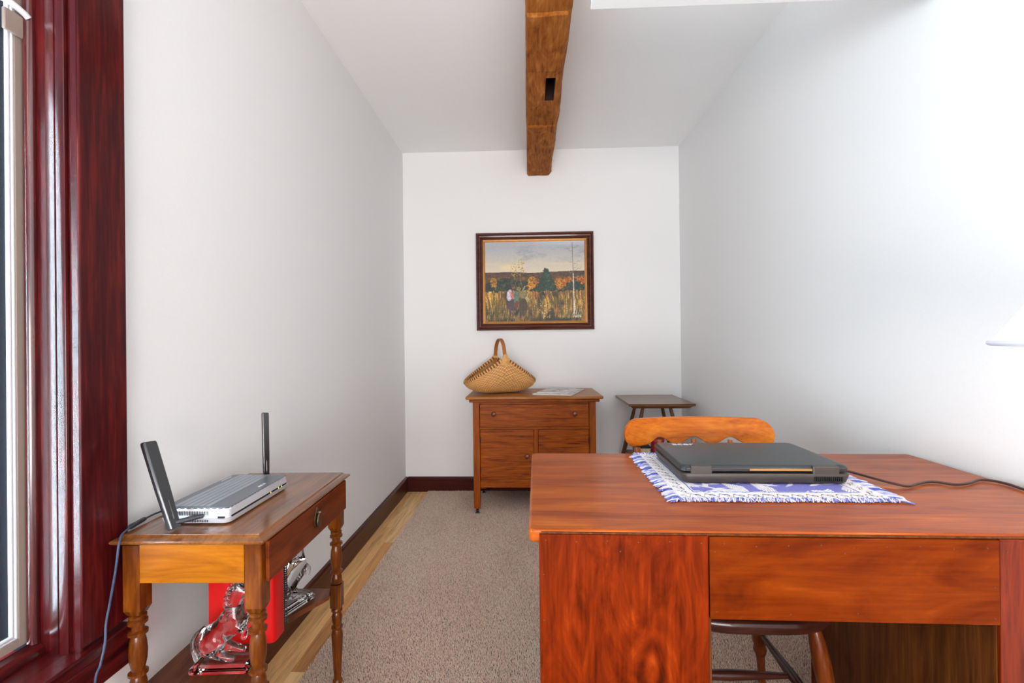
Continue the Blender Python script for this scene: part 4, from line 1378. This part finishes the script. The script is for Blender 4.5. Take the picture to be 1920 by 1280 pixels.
leg_prof2 = [(0.010, 0.0065), (0.0135, 0.009), (0.0150, 0.018), (0.0135, 0.028), (0.0105, 0.034), (0.0145, 0.042), (0.0145, 0.047), (0.0105, 0.052), (0.0125, 0.09), (0.0160, 0.16), (0.0170, 0.19), (0.0130, 0.205),
             (0.0170, 0.209), (0.0170, 0.214), (0.0115, 0.218), (0.0150, 0.234), (0.0155, 0.246), (0.0115, 0.258), (0.0165, 0.262), (0.0165, 0.268), (0.012, 0.2745)]
first = None
for sx in (-1, 1):
    for sy in (-1, 1):
        if first is None:
            bm = bmesh.new()
            prism(bm, rrect(-lh, lh, -lh, lh, 0.002, 1), 0.523, ZA)
            for z0_, z1_, s0, s1 in ((0.511, 0.523, 0.7, 1.0),):
                lo = [bm.verts.new((x * s0, y * s0, z0_)) for x, y in rrect(-lh, lh, -lh, lh, 0.002, 1)]
                hi = [bm.verts.new((x * s1, y * s1, z1_)) for x, y in rrect(-lh, lh, -lh, lh, 0.002, 1)]
                for i in range(len(lo)):
                    bm.faces.new((lo[i], lo[(i + 1) % len(lo)], hi[(i + 1) % len(lo)], hi[i]))
                bm.faces.new(lo[::-1])
            lathe(bm, leg_prof, seg=24)
            prism(bm, rrect(-0.0165, 0.0165, -0.0165, 0.0165, 0.003, 1), 0.275, 0.345)
            lathe(bm, leg_prof2, seg=24)
            bmesh.ops.recalc_face_normals(bm, faces=bm.faces[:])
            first = mk('leg', bm, 'table_v', st_, smooth=True, angle=40)
            first.location = (sx * lx, sy * ly, -0.006)
        else:
            clone(first, st_, (sx * lx, sy * ly, -0.006 if sx < 0 else 0))
AB = 0.578
i_ = lh + 0.0005
mkbox('end_apron', (-lx + i_, lx - i_, -ly - lh + 0.001, -ly - lh + 0.017, AB, ZA), 'table_x', st_, bevel=0.001)
mkbox('end_apron', (-lx + i_, lx - i_, ly + lh - 0.017, ly + lh - 0.001, AB, ZA), 'table_x', st_, bevel=0.001)
mkbox('back_apron', (-lx - 0.010, -lx + 0.006, -ly + i_, ly - i_, AB, ZA), 'table_dr', st_, bevel=0.001)
mkbox('drawer_rail', (lx - 0.006, lx + 0.010, -ly + i_, ly - i_, AB - 0.002, AB + 0.010), 'table_dr', st_)
dw = mkbox('drawer', (lx + lh + 0.0006, lx + lh + 0.010, -ly - 0.004, ly + 0.010, AB - 0.004, ZA - 0.003), 'table_dr', st_, bevel=0.002, seg=2)
# brass drop pull
bm = bmesh.new()
py_, pz_, px_ = 0.015, 0.622, lx + lh + 0.0102
outl_ = []
for i in range(40):
    a = 2 * PI * i / 40
    rz_ = 0.026 + 0.006 * max(0, math.sin(a)) ** 6 + 0.0012 * math.cos(a * 10)
    ry_ = 0.0165 + 0.0010 * math.cos(a * 10) - 0.005 * max(0, math.sin(a))
    outl_.append((py_ + ry_ * math.cos(a), pz_ + rz_ * math.sin(a)))
prism(bm, outl_, px_, px_ + 0.0025, 'yz')
pl = mk('pull_plate', bm, 'brass', dw, bevel=0.0008, seg=1)
bm = bmesh.new()
outl2 = []
for i in range(32):
    a = 2 * PI * i / 32
    outl2.append((py_ + 0.0115 * math.cos(a) * (1 - 0.25 * max(0, math.sin(a))), pz_ - 0.005 + 0.019 * math.sin(a)))
prism(bm, outl2, px_ + 0.004, px_ + 0.009, 'yz')
lathe(bm, [(0.004, 0.0), (0.005, 0.006), (0.003, 0.011)], seg=10, mtx=Matrix.Translation((px_ + 0.0022, py_, pz_ + 0.016)) @ Matrix.Rotation(R(90), 4, 'Y'))
mk('drop_handle', bm, 'brass', pl, smooth=True, bevel=0.002)
# serpentine lower shelf
SZ = 0.312
pts = [(-lx + 0.016, -ly + 0.014), (-lx + 0.016, -ly - 0.006), (lx - 0.017, -ly - 0.006), (lx - 0.017, -ly + 0.012)]
for k in range(1, 24):
    t = k / 24
    y = -ly + 0.018 + (2 * ly - 0.036) * t
    pts.append((lx - 0.004 - 0.085 * math.sin(PI * t) ** 1.3, y))
pts += [(lx - 0.017, ly - 0.012), (lx - 0.017, ly + 0.006), (-lx + 0.017, ly + 0.006), (-lx + 0.017, ly - 0.018), (-lx - 0.014, ly - 0.018), (-lx - 0.014, -ly + 0.018), (-lx + 0.0165, -ly + 0.018)]
bm = bmesh.new()
prism(bm, pts[1:], SZ, SZ + 0.014)
mk('shelf', bm, 'table_shelf', st_, bevel=0.001, seg=1)

# ------------------------------------------------------------------ router on the side table
rt = thing('router', 'silver and grey wireless router on the side table with two upright antennas', 'router', (-0.757, 1.150, TZ + 0.0022), R(1.0))
rw, rl, rh = 0.080, 0.135, 0.037
bm = bmesh.new()
loops = []
for z, ins in ((0.0, 0.008), (0.002, 0.003), (0.012, 0.0005), (0.0125, 0.0035), (0.0165, 0.0045), (0.017, 0.002), (0.028, 0.0028), (0.0335, 0.004)):
    loops.append([bm.verts.new((x, y, z)) for x, y in rrect(-rw + ins, rw - ins, -rl + ins, rl - ins, 0.013, 5)])
for a, c in zip(loops, loops[1:]):
    for i in range(len(a)):
        bm.faces.new((a[i], a[(i + 1) % len(a)], c[(i + 1) % len(a)], c[i]))
bm.faces.new(loops[0][::-1])
bm.faces.new(loops[-1])
rb = mk('body', bm, 'silver', rt, smooth=True, angle=35)
bm = bmesh.new()
prism(bm, rrect(-rw + 0.0035, rw - 0.0035, -rl + 0.0035, rl - 0.0035, 0.012, 5), 0.0352, rh)
rtop = mk('top_plate', bm, 'router_top', rt, bevel=0.0006, seg=1)
bm = bmesh.new()
prism(bm, rrect(-rw + 0.006, rw - 0.006, -rl + 0.006, rl - 0.006, 0.012, 5), 0.0336, 0.0351)
mk('shadow_gap', bm, 'vent', rt)
for i in range(7):
    x = -rw + 0.024 + i * 0.0145
    if i < 6:
        mkbox('light_band', (x, x + 0.0125, -rl + 0.010, rl - 0.012, rh + 0.0001, rh + 0.0006), 'router_band', rtop)
for k in range(22):
    a = -rl + 0.012 + k * 0.0115
    mkbox('gap_tooth', (rw - 0.0062, rw - 0.0042, a, a + 0.0035, 0.0336, 0.0351), 'silver', rb)
for k in range(11):
    a = -rw + 0.012 + k * 0.0145
    mkbox('gap_tooth', (a, a + 0.0045, -rl + 0.0042, -rl + 0.0062, 0.0336, 0.0351), 'silver', rb)
# dark light strip around the room side
mkbox('indicator_strip', (rw - 0.0044, rw - 0.0022, -rl + 0.014, rl - 0.012, 0.0126, 0.0166), 'vent', rb)
mkbox('indicator_strip', (rw - 0.028, rw - 0.013, -rl + 0.0022, -rl + 0.0046, 0.0126, 0.0166), 'vent', rb)
for yy in (0.040, 0.079, 0.094):
    mkbox('indicator_light', (rw - 0.0024, rw - 0.0016, yy, yy + 0.0022, 0.0130, 0.0162), 'led', rb)
for i in range(26):
    x = -rw + 0.014 + i * 0.0038
    mkbox('vent_slot', (x, x + 0.0014, -rl + 0.0012, -rl + 0.0030, 0.0195, 0.0285), 'cable', rb)
    mkbox('vent_slot', (x, x + 0.0014, -rl + 0.0000, -rl + 0.0018, 0.0045, 0.0105), 'cable', rb)
# illegible white maker's mark on the lid
mm = bmesh.new()
for k, (oy, ln) in enumerate(((0.0, 0.004), (0.005, 0.003), (0.009, 0.0045), (0.0145, 0.003), (0.0225, 0.004), (0.0275, 0.003))):
    box(mm, rw - 0.0215 - 0.002 * (k % 2), rw - 0.0165, 0.015 + oy, 0.015 + oy + ln, rh + 0.0001, rh + 0.0005)
mk('logo', mm, 'mark', rtop)
mm = bmesh.new()
for k in range(5):
    box(mm, -rw + 0.0105, -rw + 0.0130, 0.066 + k * 0.009, 0.066 + k * 0.009 + 0.007, rh + 0.0001, rh + 0.0004)
mk('logo', mm, 'mark', rtop)
# antennas
def antenna(joint, base, tip, w_, t_, face):
    joint, base, tip = Vector(joint), Vector(base), Vector(tip)
    u = (tip - base)
    Ln = u.length
    u.normalize()
    f = Vector(face)
    f = (f - u * f.dot(u)).normalized()
    s = u.cross(f)
    bm = bmesh.new()
    loops = []
    for t, ws_ in ((0.0, 0.72), (0.01, 0.80), (0.45, 0.95), (0.96, 1.0), (0.985, 0.97), (1.0, 0.85)):
        ring_ = []
        for a, c in ((-1, -0.6), (-0.8, -1), (0.8, -1), (1, -0.6), (1, 0.6), (0.8, 1), (-0.8, 1), (-1, 0.6)):
            slope = 0.05 * a * w_ if t > 0.97 else 0
            ring_.append(bm.verts.new(base + u * (Ln * t + slope) + s * a * w_ / 2 * ws_ + f * c * t_ / 2))
        loops.append(ring_)
    for a, c in zip(loops, loops[1:]):
        for i in range(8):
            bm.faces.new((a[i], a[(i + 1) % 8], c[(i + 1) % 8], c[i]))
    bm.faces.new(loops[0][::-1])
    bm.faces.new(loops[-1])
    bmesh.ops.recalc_face_normals(bm, faces=bm.faces[:])
    an = mk('antenna', bm, 'black_plastic', rt, bevel=0.001, seg=2)
    bm = bmesh.new()
    c0 = base + u * 0.012
    dirj = (joint - c0)
    tube(bm, [c0 + dirj * 0.10, c0 + dirj * 0.5, c0 + dirj * 0.8, joint], [0.0052, 0.0058, 0.0048, 0.0040], 12)
    mk('hinge', bm, 'cable', an, smooth=True)
    bm = bmesh.new()
    tube(bm, [base + u * 0.02 - f * (t_ / 2 + 0.0002), base + u * Ln * 0.32 - f * (t_ / 2 + 0.0001)], [0.0022, 0.0006], 8)
    mk('rib', bm, 'black_plastic', an, smooth=True)
antenna((0.020, -rl + 0.0015, 0.019), (-0.022, -rl - 0.030, 0.0035), (-0.085, -rl - 0.022, 0.190), 0.030, 0.015, (-0.97, 0.24, 0.0))
antenna((-0.005, rl - 0.0015, 0.019), (0.000, rl + 0.026, 0.004), (-0.010, rl + 0.040, 0.204), 0.019, 0.010, (-0.80, 0.60, 0.0))
# router power cable over the table edge
rc = thing('router_cable', 'blue-grey router power cable with a dark connector hanging off the side table', 'cable')
bm = bmesh.new()
tz = TZ + 0.0026
p_c = [(-0.8385, 1.105, tz + 0.010), (-0.860, 1.108, tz + 0.006), (-0.880, 1.098, tz + 0.004), (-0.888, 1.070, tz + 0.004), (-0.8875, 1.040, tz + 0.004)]
tube(bm, smooth_path(p_c, 24), 0.0022, 8)
mk('lead', bm, 'cable', rc, smooth=True)
bm = bmesh.new()
p_c = [(-0.8785, 0.986, tz + 0.0035), (-0.873, 0.968, tz + 0.002), (-0.866, 0.952, tz + 0.0008), (-0.859, 0.941, tz - 0.004), (-0.856, 0.934, tz - 0.016), (-0.861, 0.932, 0.621), (-0.872, 0.930, 0.555),
       (-0.871, 0.920, 0.518), (-0.864, 0.910, 0.486), (-0.864, 0.900, 0.451), (-0.866, 0.890, 0.42), (-0.864, 0.885, 0.30), (-0.86, 0.88, 0.12), (-0.85, 0.885, 0.008), (-0.82, 0.90, 0.003)]
tube(bm, smooth_path(p_c, 112), 0.0022, 8)
mk('lead', bm, 'cable_blue', rc, smooth=True)
bm = bmesh.new()
c0, c1 = Vector((-0.8875, 1.040, tz + 0.004)), Vector((-0.8785, 0.986, tz + 0.004))
ks = [0, 0.04, 0.1, 0.16, 0.2, 0.26, 0.3, 0.36, 0.4, 0.46, 0.5, 0.56, 0.6, 0.66, 0.72, 0.93, 1.0]
tube(bm, [c0.lerp(c1, k) for k in ks], [0.0025, 0.0042] + [0.0052 if i % 2 else 0.0046 for i in range(12)] + [0.0056, 0.0054, 0.003], 12)
mk('connector', bm, 'cable', rc, smooth=True)

# ------------------------------------------------------------------ red binder, notebook and glass horse bookends on the shelf
SHT = SZ + 0.0145
def world_of(x, y):
    c_, s_ = math.cos(R(1.2)), math.sin(R(1.2))
    return (-0.7315 + x * c_ - y * s_, 1.202 + x * s_ + y * c_)
bd_ = thing('ring_binder', 'thick bright red binder standing on the lower shelf of the side table', 'binder', (-0.741, 1.187, SHT), R(2))
bm = bmesh.new()
pts = [(-0.082, -0.030), (0.072, -0.030)] + [(0.072 + 0.012 * math.sin(R(a)), -0.018 - 0.012 * math.cos(R(a))) for a in (30, 60, 90)] + [(0.084, 0.018)] + \
      [(0.072 + 0.012 * math.cos(R(a)), 0.018 + 0.012 * math.sin(R(a))) for a in (30, 60, 90)] + [(-0.082, 0.030), (-0.082, 0.0275), (0.070, 0.0275), (0.080, 0.018), (0.080, -0.018), (0.070, -0.0275), (-0.082, -0.0275)]
prism(bm, pts, 0, 0.232)
mk('cover', bm, 'red', bd_, smooth=True, angle=40)
mkbox('pages', (-0.078, 0.068, -0.0265, 0.0265, 0.004, 0.222), 'paper', bd_)
nb = thing('notebook', 'thin black comb-bound notebook standing behind the red binder on the shelf', 'notebook', (-0.741, 1.2305, SHT), R(2))
mkbox('cover', (-0.080, 0.072, -0.0045, -0.0025, 0, 0.225), 'black_plastic', nb)
mkbox('cover', (-0.080, 0.072, 0.0045, 0.0065, 0, 0.225), 'black_plastic', nb)
mkbox('pages', (-0.078, 0.070, -0.0024, 0.0044, 0.002, 0.223), 'paper', nb)
bm = bmesh.new()
for k in range(36):
    z = 0.008 + k * 0.006
    tube(bm, [(0.066, -0.0052, z), (0.076, -0.0052, z), (0.0805, 0.001, z), (0.076, 0.0072, z), (0.066, 0.0072, z)], 0.0014, 6)
mk('comb_binding', bm, 'black_plastic', nb, smooth=True)

def horse(label, loc, rz):
    o = thing('glass_horse_bookend', label, 'bookend', loc, rz, None)
    bm = bmesh.new()
    lp = []
    for z, ins in ((0, 0.002), (0.002, 0), (0.012, 0.0), (0.014, 0.004), (0.020, 0.006), (0.021, 0.010)):
        lp.append([bm.verts.new((x, y, z)) for x, y in rrect(-0.066 + ins, 0.066 - ins, -0.030 + ins, 0.030 - ins, 0.004, 2)])
    for a, c in zip(lp, lp[1:]):
        for i in range(len(a)):
            bm.faces.new((a[i], a[(i + 1) % len(a)], c[(i + 1) % len(a)], c[i]))
    bm.faces.new(lp[0][::-1])
    bm.faces.new(lp[-1])
    mk('base', bm, 'glass', o)
    J = {'rump': (-0.030, 0, 0.068, 0.026), 'mid': (-0.004, 0, 0.086, 0.024), 'chest': (0.022, 0, 0.108, 0.024), 'neck1': (0.026, 0, 0.140, 0.018), 'neck2': (0.024, 0, 0.168, 0.016),
         'poll': (0.036, 0, 0.190, 0.013), 'face': (0.054, 0, 0.176, 0.010), 'nose': (0.066, 0, 0.160, 0.0075),
         'hl1': (-0.022, -0.014, 0.048, 0.017), 'hl2': (0.002, -0.017, 0.036, 0.010), 'hl3': (0.034, -0.016, 0.027, 0.006),
         'hr1': (-0.022, 0.014, 0.048, 0.017), 'hr2': (0.006, 0.017, 0.038, 0.010), 'hr3': (0.042, 0.016, 0.027, 0.006),
         'fl1': (0.044, -0.013, 0.098, 0.011), 'fl2': (0.058, -0.014, 0.090, 0.007), 'fl3': (0.050, -0.014, 0.070, 0.006),
         'fr1': (0.046, 0.013, 0.104, 0.011), 'fr2': (0.063, 0.014, 0.104, 0.007), 'fr3': (0.062, 0.014, 0.082, 0.006),
         't1': (-0.050, 0, 0.082, 0.009), 't2': (-0.062, 0, 0.066, 0.010), 't3': (-0.060, 0, 0.044, 0.010), 't4': (-0.050, 0, 0.027, 0.008),
         'ear': (0.034, -0.006, 0.204, 0.004), 'b1': (-0.036, 0, 0.045, 0.018), 'b2': (-0.034, 0, 0.026, 0.016)}
    E = [('rump', 'mid'), ('mid', 'chest'), ('chest', 'neck1'), ('neck1', 'neck2'), ('neck2', 'poll'), ('poll', 'face'), ('face', 'nose'), ('rump', 'hl1'), ('hl1', 'hl2'), ('hl2', 'hl3'),
         ('rump', 'hr1'), ('hr1', 'hr2'), ('hr2', 'hr3'), ('chest', 'fl1'), ('fl1', 'fl2'), ('fl2', 'fl3'), ('chest', 'fr1'), ('fr1', 'fr2'), ('fr2', 'fr3'),
         ('rump', 't1'), ('t1', 't2'), ('t2', 't3'), ('t3', 't4'), ('poll', 'ear'), ('rump', 'b1'), ('b1', 'b2')]
    names = list(J)
    me = bpy.data.meshes.new('horse')
    me.from_pydata([J[k][:3] for k in names], [(names.index(a), names.index(c)) for a, c in E], [])
    ho = bpy.data.objects.new('horse', me)
    COL.objects.link(ho)
    ho.parent = o
    sk = ho.modifiers.new('skin', 'SKIN')
    for i, k in enumerate(names):
        me.skin_vertices[0].data[i].radius = (J[k][3] * 1.15, J[k][3] * 1.15)
    me.skin_vertices[0].data[0].use_root = True
    sb = ho.modifiers.new('subd', 'SUBSURF')
    sb.levels = sb.render_levels = 2
    me.materials.append(M['glass'])
    sk.use_smooth_shade = True
    # mane and tail strands, pressed in relief
    bm = bmesh.new()
    for k in range(7):
        w_ = (k - 3) * 0.0026
        tube(bm, smooth_path([(-0.052, w_, 0.090), (-0.070 + abs(k - 3) * .001, w_ * 1.6, 0.072), (-0.066, w_ * 1.8, 0.048), (-0.056, w_ * 2.2, 0.0225)], 18), 0.0026, 6)
    mk('tail', bm, 'glass', o, smooth=True)
    bm = bmesh.new()
    for k in range(8):
        t = k / 7
        zc_ = 0.198 - 0.07 * t
        xb = 0.024 - 0.012 * math.sin(t * PI)
        tube(bm, smooth_path([(xb + 0.006, 0, zc_), (xb - 0.008, 0, zc_ - 0.004), (xb - 0.013, 0, zc_ - 0.018)], 9), 0.0030, 6)
    mk('mane', bm, 'glass', o, smooth=True)
    return o
horse('clear glass rearing horse bookend standing in front of the red binder', (-0.728, 1.075, SHT), R(4))
horse('clear glass rearing horse bookend standing behind the black notebook', (-0.700, 1.322, SHT), R(70))

# ------------------------------------------------------------------ floor lamp at the desk
la = thing('floor_lamp', 'lit lamp with a pale cream cone shade in front of the right wall', 'lamp', (0.832, 0.622, 0))
bm = bmesh.new()
lathe(bm, [(0.115, 0.0065), (0.118, 0.016), (0.112, 0.026), (0.05, 0.036), (0.018, 0.05), (0.012, 0.06)], seg=32)
mk('base', bm, 'brass', la, smooth=True)
bm = bmesh.new()
lathe(bm, [(0.009, 0.058), (0.009, 0.50), (0.014, 0.505), (0.014, 0.52), (0.009, 0.525), (0.009, 1.02), (0.013, 1.03), (0.013, 1.06)], seg=16)
mk('pole', bm, 'brass', la, smooth=True)
bm = bmesh.new()
prof = [(0.197, 1.073), (0.062, 1.228)]
lo_, hi_ = [], []
for i in range(48):
    a = 2 * PI * i / 48
    lo_.append(bm.verts.new((0.170 * math.cos(a), 0.170 * math.sin(a), 1.079)))
    hi_.append(bm.verts.new((0.046 * math.cos(a), 0.046 * math.sin(a), 1.268)))
for i in range(48):
    bm.faces.new((lo_[i], lo_[(i + 1) % 48], hi_[(i + 1) % 48], hi_[i]))
sh = mk('shade', bm, 'shade', la, smooth=True)
bm = bmesh.new()
tube(bm, [(0.1715 * math.cos(2 * PI * k / 64), 0.1715 * math.sin(2 * PI * k / 64), 1.077) for k in range(65)], 0.0042, 8)
mk('trim', bm, 'shade_rim', sh, smooth=True)
bm = bmesh.new()
for k in range(3):
    a = 2 * PI * k / 3
    tube(bm, [(0.0, 0.0, 1.262), (0.045 * math.cos(a), 0.045 * math.sin(a), 1.266)], 0.0018, 6)
tube(bm, [(0, 0, 1.1495), (0, 0, 1.28)], 0.003, 8)
mk('shade_carrier', bm, 'brass', la, smooth=True)
bulb_m, nt, b = new_mat('bulb_glow')
b.inputs['Emission Color'].default_value = (1.0, 0.80, 0.60, 1)
b.inputs['Emission Strength'].default_value = 50
bm = bmesh.new()
lathe(bm, [(0.012, 1.0605), (0.014, 1.075), (0.026, 1.10), (0.029, 1.118), (0.024, 1.137), (0.012, 1.147), (0.002, 1.149)], seg=20)
mk('bulb', bm, bulb_m, la, smooth=True)
